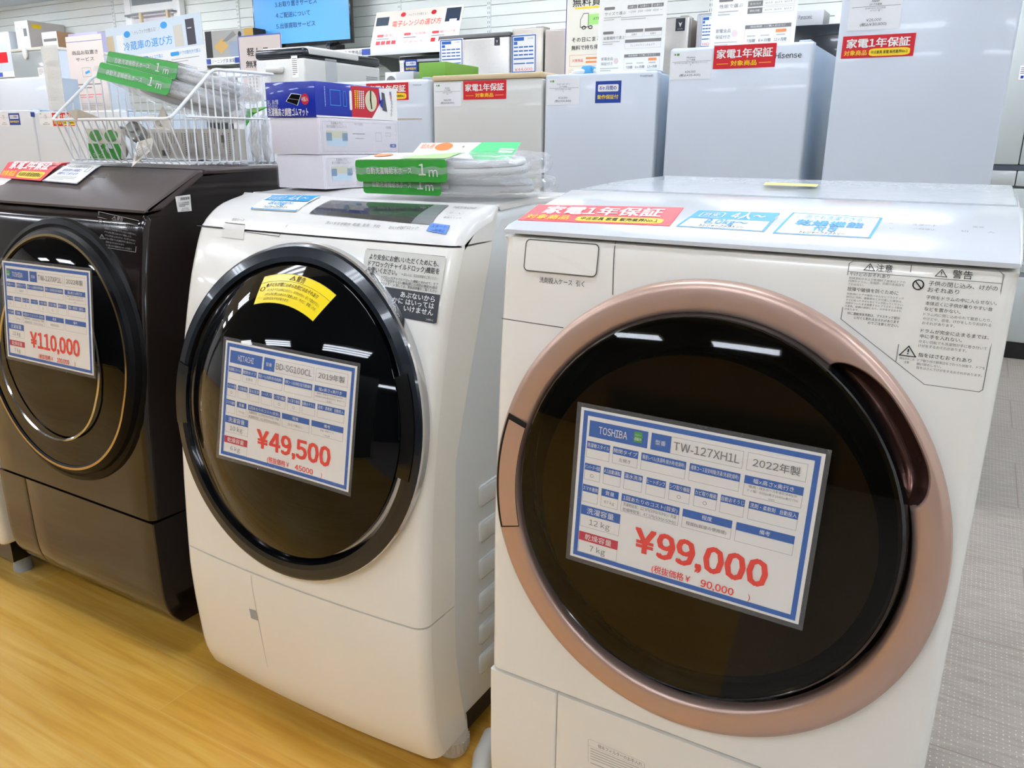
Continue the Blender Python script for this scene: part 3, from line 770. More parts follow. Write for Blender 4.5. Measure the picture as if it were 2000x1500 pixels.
# small leaflets lying on the panel
def leaflet(F, q, fnprint, label, m, lift=.0035, name='paper_sign', cat='sign', t=.0012):
    b = F.patch(q); g = G()
    g.prism([(i/4, 0) for i in range(5)]+[(1, j/4) for j in range(1, 5)]+[(1-i/4, 1) for i in range(1, 5)]+[(0, 1-j/4) for j in range(1, 4)], lambda x, y: b(x, 1-y, lift-t), lambda x, y: b(x, 1-y, lift), m)
    fnprint(Sheet(g, lambda x, y, l=0: b(x, 1-y, lift+l), .0003)); return tag(g.build(name), label, cat)
def p_red(S):
    S.text('家電1年保証', .5, .64, .5, WHT, w=.8, bold=.03); S.text('対象商品', .18, .21, .28, YELLOW, w=.3, bold=.02)
    S.rrect(.38, .06, .94, .34, .07, YELLOW); S.text('中古家具 家電 販売業界No.1', .66, .2, .18, INK, w=.5, bold=.015)
leaflet(FR, [(1052, 404), (1335, 410), (1308, 446), (1012, 434)], p_red, 'red one year warranty sign lying on top of the machine with the rose gold ring', CORAL)
def p_four(S):
    S.rect(.03, .52, .97, .97, SKY); S.text('4人～', .68, .74, .42, WHT, w=.4, bold=.02); S.rline(.1, .6, .38, .88, .05, .015, WHT, 2); S.text('目安', .24, .74, .2, WHT, w=.18)
    S.text('8.0㎏～', .5, .36, .3, SKY, w=.5, bold=.02); S.text('トレジャーファクトリー', .5, .12, .16, INK, w=.5, bold=.02); S.frame(0, 0, 1, 1, .03, SKY)
leaflet(FR, [(1365, 416), (1523, 421), (1492, 458), (1320, 447)], p_four, 'blue and white 8.0 kg sign on the panel of the rose gold ringed machine', WHT)
def p_dry(S):
    S.frame(0, 0, 1, 1, .03, SKY); S.rline(.1, .68, .9, .92, .1, .015, PALEBLUE, 1); S.text('雨でも洗濯できる', .5, .8, .2, SKY, w=.62); S.text('乾燥機能', .5, .53, .27, SKY, w=.72, bold=.03)
    S.text('付き', .5, .29, .25, SKY, w=.26, bold=.03); S.text('トレジャーファクトリー', .5, .1, .13, INK, w=.46, bold=.02)
leaflet(FR, [(1548, 420), (1724, 431), (1700, 471), (1508, 461)], p_dry, 'white sign with blue frame about the dryer function, beside the panel buttons', WHT)
g = G(); b = FR.patch([(1495, 361), (1598, 365), (1594, 370), (1490, 366)]); g.add([b(0, 0, .004), b(1, 0, .004), b(1, 1, .004), b(0, 1, .004)], [(0, 1, 2, 3)], mat('faded_yellow_paper', 'd9d46a', .6)); g.build('yellow_label', WR)
g = G(); S = Sheet(g, FR.patch([(1149, 1442), (1259, 1489), (1259, 1560), (1149, 1520)]), .0003); S2 = Sheet(g, lambda x, y, l=0: S.fn(x, 1-y, .0004+l), .0002)
S2.line([(0, 0), (0, .97), (.03, 1), (.97, 1), (1, .97), (1, 0)], .008, LGREY); S2.line([(0, .84), (1, .84)], .008, LGREY)
S2.text('排水フィルターのお手入れ', .57, .92, .11, GREY, w=.78); S2.bars(.04, .5, .95, .82, 5, LGREY, 1, .4); S2.bars(.04, .0, .95, .46, 6, LGREY, 1, .4)
g.build('care_label', lpR)
b = FR.patch([(1112, 1479), (1130, 1484), (1131, 1530), (1113, 1526)]); g = G(); g.add([b(0, 0, .0006), b(1, 0, .0006), b(1, 1, .0006), b(0, 1, .0006)], [(0, 1, 2, 3)], GREYP); g.build('finger_notch', fcR)

# ---- left: dark brown machine
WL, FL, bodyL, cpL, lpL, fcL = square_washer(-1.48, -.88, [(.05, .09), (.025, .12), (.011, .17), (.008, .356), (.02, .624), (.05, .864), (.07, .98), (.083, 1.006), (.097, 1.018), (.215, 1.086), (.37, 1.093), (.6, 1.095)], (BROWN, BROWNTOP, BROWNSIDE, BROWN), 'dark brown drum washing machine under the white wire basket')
CL = (-1.155, .694)
ring_part('door_surround', WL, FL, CL, (.2925, .2925), [(1.0, .0), (.99, .008), (.955, .012), (.9, .010), (.87, .004)], SATIN)
cG = (-1.138, .698)
ring_part('door_rim', WL, FL, cG, (.264, .264), [(1.03, .004), (1.02, .022), (1.0, .030), (.975, .034), (.955, .034), (.94, .031)], SATIN, cols=[SATIN, SATIN, SATIN, GOLD, SATIN])
gL, sL = dome_part('door_glass', WL, FL, cG, (.25, .25), .030, .012, GLASS, power=3)
ring_part('door_window', WL, FL, (cG[0]-.005, cG[1]-.005), (.185, .185), [(1.0, .041), (.985, .0435), (.97, .041)], CHROME)
price_card('price_card', [(0, 503), (178, 524), (186, 740), (12, 700)], (-.052, -.056),
    dict(brand='TOSHIBA', badge=-1, model='TW-127XP1L', year='2022年製', size='幅(給・排水ホース含む)645(ボ|ディ幅600)x高さ1060x奥行750|mm', o='o o oo  ', kg='90 kg',
         cost='洗濯時目安：(50Hz/60Hz) / 洗濯|乾燥時目安：(50Hz/60Hz)', grade='程度B(並品)', wash='12 kg', dry='7 kg', price='¥110,000', net='100,000'),
    'laminated price card reading 110,000 yen on the dark brown machine door')
g = G(); b = FL.patch([(193, 413), (272, 431), (266, 493), (196, 482)]); S = Sheet(g, lambda x, y, l=0: b(x, 1-y, .0005+l), .0003)
GT = mat('label_grey_print', '8d8a86', .5); S.frame(0, 0, 1, 1, .014, GT); S.line([(0, .83), (1, .83)], .012, GT); warn_tri(S, .42, .91, .055, GT); S.text('警告', .56, .915, .13, GT, w=.15)
S.ring(.08, .72, .045, .05, .015, GT); warn_tri(S, .1, .3, .07, GT)
for i, (s, w) in enumerate((('子供の閉じ込み、けがのおそれあり', .75), ('子供をドラムの中に入らせない。', .6), ('本体近くに子供が乗りやすい台などを置かない。', .8), ('ドラム内に閉じ込められて窒息したり、', .7), ('ドラムが完全に止まるまでは、中に手を入れない。', .8), ('ゆるい回転でも洗濯物が手に巻き付いて', .78), ('指をはさむおそれあり', .5), ('ドア取り付け部周辺をさわった状態で', .7))):
    S.text(s, .19, .74-.095*i, .065, GT, 'l', w=w)
g.build('caution_label', WL)
x0 = -.8785
g = G(); q = [at(342, 384, x=x0), at(371, 380, x=x0), at(374, 412, x=x0), at(347, 414, x=x0)]; b = bilin(q)
g.prism([(0, 0), (1, 0), (1, 1), (0, 1)], lambda x, y: b(x, 1-y, 0), lambda x, y: b(x, 1-y, .0008), WHT); S = Sheet(g, lambda x, y, l=0: b(x, 1-y, .0008+l), .0003)
for i in range(13): S.rect(.3+.05*i, .72, .3+.05*i+(.03 if i % 3 else .018), .9, INK)
S.text('ドラム式洗濯乾燥機', .5, .55, .12, INK, w=.7); S.bars(.15, .3, .85, .48, 2, GREY, 1, .5); S.text('¥110,000', .55, .2, .1, INK); S.text('(税込¥121,000)', .55, .09, .1, INK, w=.6)
tag(g.build('barcode_label'), 'small white barcode label stuck on the brown machine flank', 'label')
def p_notice(S):
    S.frame(0, 0, 1, 1, .02, mat('violet_edge', '8f92c4', .5)); S.text('ドラム式洗濯機の配送は', .47, .8, .14, INK, w=.7); S.text('販売店舗へ作業員と', .42, .6, .15, NAVY, w=.55); S.text('見積りにて承ります', .42, .42, .15, NAVY, w=.6)
    S.bars(.1, .1, .8, .3, 3, LGREY); S.frame(.8, .55, .92, .8, .015, GREY)
leaflet(FL, [(140, 325), (203, 327), (153, 364), (86, 358)], p_notice, 'white notice lying beside the red sign on the brown machine', WHT, lift=.007)
leaflet(FL, [(30, 320), (138, 323), (83, 358), (0, 351)], p_red, 'red one year warranty sign lying on top of the dark brown machine', CORAL, lift=.007)
panel_print(FL, cpL, 'display', [('poly', [(160, 346), (216, 342), (176, 374), (75, 362)], mat('smoke_panel', '5a5854', .12, coat=.5))]); panel_print(FL, cpL, 'printed_lettering', [('text', 'TW-127XP1', 281, 385, .006, LGREY)])

# ---- middle: white machine with the black door ring
x0, x1 = -.765, -.152
FMp = refine([(.026, .055), (.010, .10), (.002, .172), (-.004, .26), (-.004, .348), (.009, .57), (.033, .735), (.065, .87), (.088, .94), (.108, .985), (.128, 1.008), (.165, 1.03), (.23, 1.046)], 3)
FM = Front(FMp, x0, x1, .014)
WM = thing('washing_machine', ((x0+x1)/2, .3, 0), 'white drum washing machine with a blue-black door ring, standing between two others', 'washing machine')
def cut(z0, z1): return [p for p in FMp if z0 <= p[1] <= z1]
SE = [(.128, .053), (.092, .2), (.089, .349), (.098, .626), (.153, .795), (.21, .963), (.232, 1.044)]
def se(z):
    for a, b in zip(SE[:-1], SE[1:]):
        if a[1] <= z <= b[1]: return a[0]+(b[0]-a[0])*(z-a[1])/(b[1]-a[1])
    return SE[-1][0]
c_ = cut(.05, .34)+[(-.004, .346)]
shell(G(), c_+[(se(.346), .346)]+[(se(z), z) for z in (.25, .15, .058)], x0, x1, .022, IVORY, FM, 14, nf=len(c_)).build('lower_panel', WM, 40)
c_ = [(-.004, .3495)]+cut(.35, .986)
shell(G(), c_+[(se(.9865), .9865)]+[(se(z), z) for z in (.96, .9, .8, .7, .626, .5, .3495)], x0, x1, .022, IVORY, FM, 14, nf=len(c_)).build('front_panel', WM, 40)
c_ = [(.1095, .9885)]+cut(.99, 1.05)
cpM = shell(G(), c_+[(.236, 1.042), (se(.99)+.002, .9885)], x0, x1, .022, WHITE, FM, 14, nf=len(c_)).build('control_panel', WM, 40)
shell(G(), [(.06, .075), (.05, .5), (.12, .9), (.235, 1.03), (.24, 1.04), (.38, 1.048), (.60, 1.044), (.62, 1.02), (.62, .07)], x0+.004, x1-.004, .02, mat('white_body_paint', 'dfe3e4', .3), None, 4).build('body', WM, 40)
shell(G(), [(.243, 1.036), (.243, 1.045), (.38, 1.053), (.605, 1.049), (.61, 1.03)], x0+.006, x1-.006, .01, WHITE, None, 4).build('top_cover', WM, 40)
ring_part('door_ring', WM, FM, (-.45, .679), (.296, .297), [(1.005, .0), (1.004, .013), (.998, .016), (.985, .018), (.93, .019), (.9, .017), (.885, .008), (.87, .0)], SLATE, cols=[CHROME, CHROME, SLATE, SLATE, SLATE, BLACK, BLACK])
gM, sM = dome_part('door_glass', WM, FM, (-.455, .681), (.255, .261), .012, .070, GLASS, power=2.2)
# hinge cover on the left of the ring, grip on the right
for nm, a0, a1, rr0, rr1, h in (('hinge_cover', 168, 192, .875, .985, .0200), ('door_grip', -12, 24, .87, .955, .0205)):
    g = G(); n = 12
    for (e, hh, m) in ((0, h-.001, BLACK), (.05, h, SLATE if nm == 'hinge_cover' else BLACK)):
        vs = []
        for j in range(4):
            for i in range(n+1):
                th = math.radians(a0+e*4+(a1-a0-e*8)*i/n); r = rr0+(rr1-rr0)*(j/3)*(1-e*.4); xx = -.45+r*.296*math.cos(th); zz = .679+r*.297*math.sin(th); vs.append((xx, FM.y(xx, zz)-hh, zz))
        g.add(vs, [(j*(n+1)+i, j*(n+1)+i+1, (j+1)*(n+1)+i+1, (j+1)*(n+1)+i) for j in range(3) for i in range(n)], m, True)
    g.build(nm, WM)
price_card('price_card', [(437, 657), (703, 710), (684, 970), (422, 893)], (-.091, -.105),
    dict(brand='HITACHI', model='BD-SG100CL', year='2019年製', size='幅(給・排水ホースを含む)630x|(本体)高さ1065x奥行620mm、給水ホース|を含む', o='o   oo  ', kg='79 kg',
         cost='洗濯時目安：21.9円(50Hz/60Hz) / 洗濯|乾燥時目安：42.3円(50Hz/60Hz)', grade='目立つ傷なし', note='乾燥／標準コース|7.0kg時', wash='10 kg', dry='6 kg', price='¥49,500', net='45000'),
    'laminated price card reading 49,500 yen on the blue-black ringed door', .003)
# yellow warning arc on the door glass
g = G(); YL = mat('warning_yellow', 'f0d21a', .3)
def yl(u, v, l=0):
    th = math.radians(106-42*u); r = .94-.17*v; return sM(-.455+.255*r*math.cos(th), .681+.261*r*math.sin(th), .0006+l)
n = 12; nv = 4
g.add([yl(i/n, j/nv) for j in range(nv+1) for i in range(n+1)], [(j*(n+1)+i, j*(n+1)+i+1, (j+1)*(n+1)+i+1, (j+1)*(n+1)+i) for j in range(nv) for i in range(n)], YL, True)
S = Sheet(g, lambda x, y, l=0: yl(x, 1-y, l), .0004)
S.line([(i/12, .0) for i in range(13)], .012, INK, 1); S.line([(i/12, 1.0) for i in range(13)], .012, INK, 1); S.line([(i/12, .75) for i in range(13)], .01, INK, 1)
warn_tri(S, .42, .87, .07, INK, 2, .5); S.text('警告', .53, .875, .2, INK, w=.12, bold=.01); S.ring(.06, .52, .03, .07, .012, INK, 2); S.text('●子どもが閉じ込められ死亡のおそれあり', .1, .63, .15, INK, 'l', w=.75, bold=.01)
for i, s in enumerate(('子どもをドラムの中に入れない、のぞかせない、近くで遊ばせない。', 'ドラム内に閉じ込められて窒息したり、やけど、感電、けが、', 'おぼれるおそれがあります。')): S.text(s, .14, .45-.15*i, .11, INK, 'l', w=(.8, .8, .4)[i])
g.build('warning_label', gM)
# grey and black safety label on the front
b = FM.patch([(715, 486), (873, 502), (853, 633), (700, 604)])
g = G(); S = Sheet(g, lambda x, y, l=0: b(x, 1-y, .0008+l), .0003); LB = mat('label_silver', 'c9c7bd', .35); BK = mat('label_black', '23252a', .3)
S.poly([(.02, 1), (.98, 1), (1, .97), (1, .43), (.42, .43), (.26, .58), (.0, .68), (0, .97)], LB, 0, 5); S.poly([(1, .43), (1, .02), (.97, 0), (.56, 0), (.52, .03), (.28, .42), (.3, .43)], BK, 0, 5)
S.line([(.02, 1), (.98, 1)], .008, GREY, 1)
for s, y, h, w in (('より安全にお使いいただくためにも、', .88, .1, .86), ('ドアロック(チャイルドロック)機能を', .77, .1, .88), ('お使いください。', .67, .1, .38)): S.text(s, .07, y, h, INK, 'l', w=w, bold=.012)
S.text('※詳しくは、取扱説明書をご覧ください', .95, .66, .05, GREY, 'r', w=.44)
for i, s in enumerate(('ドアロック(チャイルドロック)機能とあわせて、ドア', 'フックがかからない機能(閉じ込め防止機能)も設定', 'できます。  ※詳しくは、取扱説明書をご覧ください')): S.text(s, .96, .575-.05*i, .05, INK, 'r', w=.7)
for i, (s, w) in enumerate((('あぶないから', .42), ('なかに はいっては', .58), ('いけません', .36))): S.text(s, .95, .35-.1*i, .1, WHT, 'r', w=w, bold=.015)
S.text('>PP<', .96, .04, .04, WHT, 'r', w=.09)
g.build('safety_label', WM)
# control panel: display, buttons, tray lid
LCDL = mat('display_glint', '7f8a90', .1, coat=.5)
panel_print(FM, cpM, 'display', [('poly', [(646, 392), (877, 402), (843, 440), (604, 418)], mat('display_grey', '85878a', .12, coat=.4)), ('poly', [(648, 393), (848, 402), (803, 437), (606, 417)], LCD, 2)], .0012)
panel_print(FM, cpM, 'start_button', [('poly', [(843, 437), (880, 442), (871, 459), (833, 452)], mat('button_blue', '6d97d8', .25, coat=.5)), ('text', 'スタート', 858, 444, .008, NAVY, .03), ('text', '一時停止', 856, 452, .007, NAVY, .028)], .0016)
panel_print(FM, cpM, 'power_button', [('text', '切・入', 889, 418, .008, GREY), ('oval', (873, 906), 418, .012)], .0012)
panel_print(FM, cpM, 'printed_lettering', [('text', 'HITACHI', 909, 407, .011, INK, .045), ('text', '電源スイッチ', 884, 427, .006, GREY)] +
    [('text', s, u, v, .008, GREY) for s, u, v in (('洗い', 644, 436), ('すすぎ', 662, 438), ('脱水', 679, 439), ('乾燥', 697, 440), ('毛布', 716, 441), ('予約', 736, 443), ('おいそぎ', 775, 446), ('ドアロック', 800, 446))], .0012)
panel_print(FM, cpM, 'tray_lid', [('line', [(386, 441), (435, 447), (546, 462)], SEAM, .0012), ('line', [(545, 462), (562, 440)], SEAM, .001), ('poly', [(438, 436), (480, 441), (476, 468), (433, 463)], mat('latch_white', 'dcd9d0', .3)), ('line', [(440, 435), (479, 439)], SEAM, .0015), ('text', '洗剤ケース', 466, 430, .007, GREY)], .0009)
leaflet(FM, [(533, 384), (627, 385), (580, 415), (491, 410)], p_four, 'blue and white sign reading 8.0 kg beside the display of the middle machine', WHT, lift=.003)
# lower seam of the filter flap and its finger notch, side vents, feet
seams(FM, WM, 'filter_flap_seam', [[(490, 1124), (504, 1206), (523, 1303)]], LGREY, .0012)
b = FM.patch([(487, 1188), (500, 1192), (504, 1212), (491, 1207)]); g = G(); g.add([b(0, 0, .0008), b(1, 0, .0008), b(1, 1, .0008), b(0, 1, .0008)], [(0, 1, 2, 3)], GREYP); g.build('finger_notch', WM)
for zc in (.526, .4525, .376, .303, .233, .166):      # pressed vents along the flank
    g = G(); g.box(-.1575, -.150, .176, .34, zc-.021, zc+.021, mat('vent_white', 'dde0df', .35), .006, 3); g.build('side_vent', WM)
G().box(x0+.04, x1-.02, .13, .6, .022, .073, SEAMD).build('under_shade', WM)  # dark block added to stand for the shade under the machine
for fx in (x0+.07, x1-.03):
    for fy in (.12, .55):
        g = G(); M = Matrix.Translation((fx, fy, 0)); g.lathe([(.028, .075), (.03, .04), (.031, .036), (.031, .012), (.027, .0)], M, mat('foot_white', 'd8d5cc', .5), 28)
        for k in range(24):
            a_ = 2*PI*k/24; px, py = fx+.031*math.cos(a_), fy+.031*math.sin(a_); g.box(px-.002, px+.002, py-.002, py+.002, .012, .034, MATS['foot_white'])
        g.build('foot', WM)
# drain hose lying beside the foot
hs = G(); hs.tube([Vector((-.115, .16, .03)), Vector((-.1, .10, .032)), Vector((-.075, .05, .024)), Vector((-.06, -.0, .02)), Vector((-.03, .05, .02))], .019, mat('hose_grey', 'c9c6bd', .5), 12)
tag(hs.build('drain_hose'), 'grey drain hose end on the floor between the two white machines', 'hose')
# white machine beyond the brown one
t = thing('washing_machine', (-1.86, .3, 0), 'white washing machine cut off by the picture edge, past the brown one', 'washing machine')
G().box(-2.12, -1.52, .0, .6, .12, 1.02, IVORY, .02, 3).build('body', t); G().box(-2.1, -1.54, .03, .58, .06, .118, BLACK).build('plinth', t)
G().box(-2.10, -1.54, .1, .5, 1.021, 1.04, WHITE, .008).build('lid', t)
for fx in (-2.05, -1.6): 
    for fy in (.08, .52): G().lathe([(.02, .06), (.024, 0)], Matrix.Translation((fx, fy, 0)), GREYP, 16).build('foot', t)
# ================================================================ goods on the machines
# ---- stack of boxes on the middle machine
def carton(name, x0, x1, y0, y1, z0, z1, m, label, cat, front=None, side=None, wrap=False, group=None):
    t = thing(name, ((x0+x1)/2, (y0+y1)/2, z0), label, cat, group)
    g = G(); g.box(x0, x1, y0, y1, z0, z1, m, .0012)
    if front: front(Sheet(g, plane((x0, y0, z0), X, Z), .0003), x1-x0, z1-z0)
    if side: side(Sheet(g, plane((x1, y0, z0), (0, 1, 0), Z), .0003), y1-y0, z1-z0)
    g.build('carton', t)
    if wrap:
        g = G(); n = 10
        bx = lambda a: (x0-.0025 if a == 0 else x1+.0025)
        for face in range(3):
            vs = []
            for j in range(n+1):
                for i in range(n+1):
                    u, v = i/n, j/n; e = .0014*math.sin(11*u+7*v+face)*math.sin(9*v-4*u)
                    if face == 0: p = (x0+(x1-x0)*u, y0-.003-abs(e), z0+.001+(z1-z0-.002)*v)
                    elif face == 1: p = (x1+.003+abs(e), y0+(y1-y0)*u, z0+.001+(z1-z0-.002)*v)
                    else: p = (x0+(x1-x0)*u, y0+(y1-y0)*v, z1-.0002)
                    vs.append(p)
            g.add(vs, [(j*(n+1)+i, j*(n+1)+i+1, (j+1)*(n+1)+i+1, (j+1)*(n+1)+i) for j in range(n) for i in range(n)], SHRINK, True)
        g.build('shrink_wrap', t)
    return t
PALE = mat('pale_lilac_card', 'd9d4da', .55)
def side_pale(S, w, h):
    S.frame(.01, .006, w-.005, h-.006, .0006, LGREY); S.rect(.022, h*.24, .082, h*.45, PALEBLUE); S.rect(.02, h*.45, .084, h*.66, mat('print_straw', 'c9c8ae', .6))
    S.rect(.02, h*.38, .036, h*.6, mat('print_slate_blue', '6b8aa5', .6), 2); S.rect(.068, h*.38, .084, h*.6, MATS['print_slate_blue'], 2)
    S.text('洗濯機の下に', .052, h*.86, .006, GREY, maxw=.05); S.text('高さを調整するゴムマット', .052, h*.77, .006, GREY, maxw=.06)
    S.rect(.1, h*.58, .14, h*.6, GREY); S.rect(.108, h*.45, .135, h*.465, GREY); S.frame(.175, h*.38, .195, h*.64, .0005, GREY); S.frame(.21, h*.54, .228, h*.64, .0005, GREY)
    S.text('サイズ(約)', .12, h*.86, .006, GREY); S.text('内容量', .22, h*.8, .006, GREY); S.rrect(.224, h*.2, .246, h*.31, .003, mat('print_indigo', '3d55a8', .5)); S.text('4個', .235, h*.255, .005, WHT)
carton('rubber_mat_box', -.732, -.602, .30, .555, 1.0545, 1.1215, PALE, 'pale shrink-wrapped box at the bottom of the stack on the middle machine', 'box', None, side_pale, True, 'boxes stacked on the middle machine')
carton('rubber_mat_box', -.742, -.609, .298, .55, 1.1225, 1.1935, PALE, 'pale shrink-wrapped box lying directly under the blue box', 'box', None, side_pale, True, 'boxes stacked on the middle machine')
BOXB = mat('box_blue', '0d2a9c', .3, coat=.3); BOXR = mat('box_crimson', 'c0132c', .3, coat=.3); BOXW = mat('box_white', 'eceae6', .35)
def blue_front(S, w, h):
    S.text('あし あげ隊', .004, h*.43, .011, WHT, 'l', w=.031); S.text('TFi-5515', .004, h*.29, .010, WHT, 'l', w=.028); S.text('洗濯機高さ調整ゴムマット', .004, h*.14, .0165, WHT, 'l', w=.112, bold=.02)
    S.poly([(.056, h*.45), (.072, h*.68), (.100, h*.63), (.088, h*.32)], WHT, 1); S.poly([(.058, h*.45), (.073, h*.66), (.098, h*.62), (.087, h*.335)], BLACK, 2); S.line([(.062, h*.53), (.094, h*.48)], .001, GREY, 3)
    S.ell(.109, h*.5, .0105, h*.16, BOXR, 2); S.text('4個入', .109, h*.5, .010, WHT, w=.018, l=4)
def blue_side(S, w, h):
    S.rect(w*.41, h*.05, w*.76, h*.97, BOXR); S.poly([(w*.66, h*.05), (w*.78, h*.55), (w*.76, h*.97), (w, h), (w, 0), (0, 0), (0, h*.05)], BOXW, 2)
    S.frame(w*.16, h*.35, w*.28, h*.8, .0012, SKY, 3); S.line([(w*.31, h*.35), (w*.35, h*.35), (w*.345, h*.78), (w*.315, h*.78), (w*.31, h*.35)], .001, SKY, 3)
    S.rrect(w*.385, h*.25, w*.415, h*.82, .003, BOXW, 3); S.bars(w*.10, h*.3, w*.108, h*.88, 14, PALEBLUE, 3, .6)
    for i, c in enumerate((YELLOW, YELLOW, WHT, WHT, WHT)):
        S.bars(w*(.45+.025*i), h*.3, w*(.465+.025*i), h*.85, 10, c, 3, .65)
    S.ell(w*.65, h*.56, w*.075, h*.32, mat('print_straw2', 'd5cfae', .5), 4); S.line([(w*.65, h*.85), (w*.645, h*.6), (w*.655, h*.35)], .004, INK, 5)
    S.poly([(w*.80, h*.3), (w*.86, h*.27), (w*.83, h*.83), (w*.79, h*.86)], mat('print_mat_grey', '4c5157', .5), 4); S.poly([(w*.765, h*.45), (w*.80, h*.36), (w*.805, h*.68), (w*.775, h*.6)], BOXB, 5)
    for i, (s, c) in enumerate(zip('騒音もラクラク', (BOXB, RED, BOXB, BOXB, GREY, GREY, GREY))): S.text(s, w*(.91+.015*math.sin(i*.5)), h*(.84-.11*i), .0085, c, l=4)
bb = carton('rubber_mat_box', -.748, -.612, .296, .555, 1.1945, 1.262, BOXB, 'blue printed box on top of the stack on the middle machine', 'box', blue_front, blue_side, False, 'boxes stacked on the middle machine')
g = G(); g.add([(-.612, .556, 1.196), (-.612, .556, 1.2), (-.605, .64, 1.203), (-.605, .64, 1.2), (-.745, .556, 1.196), (-.745, .556, 1.2), (-.73, .64, 1.203), (-.73, .64, 1.2)], [(0, 1, 2, 3), (4, 7, 6, 5), (1, 5, 6, 2), (0, 3, 7, 4), (3, 2, 6, 7), (0, 4, 5, 1)], CARD)
g.build('open_flap', bb)

# ---- bagged hoses
HOSE = mat('hose_pale_grey', 'cfd0d0', .4); HG = mat('header_green', '37a03c', .4)
def hose_pack(name, fr, L, D, H, sw, label, twist=0., hang=None, lab='給水ホース'):
    """fr: local frame (x along the label strip, y into the depth, z up) -> world"""
    t = thing(name, fr @ Vector((L/2, D/2, 0)), label, 'hose pack', 'bagged hoses')
    g = G(); cx, cy = L*.58, D*.5                              # the coiled hose
    for k, (rx, ry, h) in enumerate(((L*.36, D*.40, H*.36), (L*.35, D*.38, H*.68))):
        g.tube([fr @ Vector((cx+rx*math.cos(a), cy+ry*math.sin(a), h)) for a in [2*PI*i/40 for i in range(40)]], H*.17, HOSE, 10, True)
    g.build('hose', t)
    g = G(); n = 26; m = 12                                   # bag: a soft pillow around it
    def bag(u, v):
        a = 2*PI*u; b = PI*(v-.5); cu, su = math.cos(a), math.sin(a); sp = lambda c, e: math.copysign(abs(c)**e, c)
        w = .004*math.sin(9*a+5*b)*math.cos(b)
        x = L*.53+L*.53*sp(cu, .45)*sp(math.cos(b), .3)+w; y = D*.5+D*.54*sp(su, .5)*sp(math.cos(b), .3)+w
        return fr @ Vector((x, max(y, -.004), H*.52+H*.56*sp(math.sin(b), .8)+w*.6))
    vs = [bag(i/n, j/m) for j in range(m+1) for i in range(n)]
    g.add(vs, [(j*n+i, j*n+(i+1) % n, (j+1)*n+(i+1) % n, (j+1)*n+i) for j in range(m) for i in range(n)], FILM, True)
    g.build('clear_bag', t)
    g = G(); f = lambda x, y, l=0: fr @ Vector((x, -.006-l, y))    # header card folded over the front
    pts = rr(0, H*.04, sw, H*.98, H*.18)
    g.prism(pts, lambda x, y: f(x, y, -.001), lambda x, y: f(x, y, 0), HG)
    top = [(0, -.006, H*.98), (sw, -.006, H*.98), (sw*.98, D*.34, H*1.14), (sw*.06, D*.34, H*1.14)]
    g.add([fr @ Vector(p) for p in top]+[fr @ (Vector(p)-Vector((0, 0, .001))) for p in top], [(0, 1, 2, 3), (7, 6, 5, 4), (0, 4, 5, 1), (1, 5, 6, 2), (2, 6, 7, 3), (3, 7, 4, 0)], WHT)
    S = Sheet(g, f, .0005); S.text('自動洗濯機給水ホース', sw*.38, H*.5, H*.3, WHT, w=sw*.5); S.text('1', sw*.745, H*.55, H*.62, WHT, bold=.02); S.text('m', sw*.86, H*.45, H*.5, WHT, bold=.01)
    f2 = lambda x, y, l=0: fr @ Vector((x, -.006+D*.34*y, H*.98+H*.16*y+.0006+l)); S2 = Sheet(g, f2, .0004)
    S2.ell(sw*.18, .62, sw*.1, .24, ORANGE); S2.poly([(sw*.5, 0), (sw, 0), (sw*.98, .98), (sw*.72, .7), (sw*.56, .45)], GREENP)
    for k in (.3, .4, .46): S2.line([(sw*k, .05), (sw*(k+.03), .7)], .0016, GREY, 2)
    g.build('header_card', t)
    g = G(); vs = []; n = 16                                  # welded film edge hanging at the front
    for j in range(2):
        for i in range(n+1): vs.append(fr @ Vector((-.012+(sw+.03)*i/n, -.009-.002*math.sin(i*1.3), H*(.66-.28*j)+.002*math.sin(i*2.1+j))))
    g.add(vs, [(i, i+1, n+2+i, n+1+i) for i in range(n)], TAPE, True); g.build('bag_seal', t)
    return t
def frame(O, ax, ay, az):
    ax, ay, az = Vector(ax).normalized(), Vector(ay).normalized(), Vector(az).normalized()
    return Matrix.Translation(O) @ Matrix((ax, ay, az)).transposed().to_4x4()
def frame_xy(O, ax, up): ax = Vector(ax).normalized(); ay = Vector(up).cross(ax).normalized(); return frame(O, ax, ay, ax.cross(ay))
P0 = at(714, 385, y=.232); hose_pack('bagged_hose', frame_xy(Vector((P0.x, .232, 1.0545)), (1, .10, .0), (0, 0, 1)), .31, .19, .037, .165, 'lower of the two bagged hoses stacked on the middle machine')
P1 = at(701, 357, y=.222); tp = hose_pack('bagged_hose', frame_xy(Vector((P1.x, .222, P1.z+.001)), (1, .06, .02), (-.03, -.06, 1)), .305, .2, .042, .195, 'upper of the two bagged hoses stacked on the middle machine')
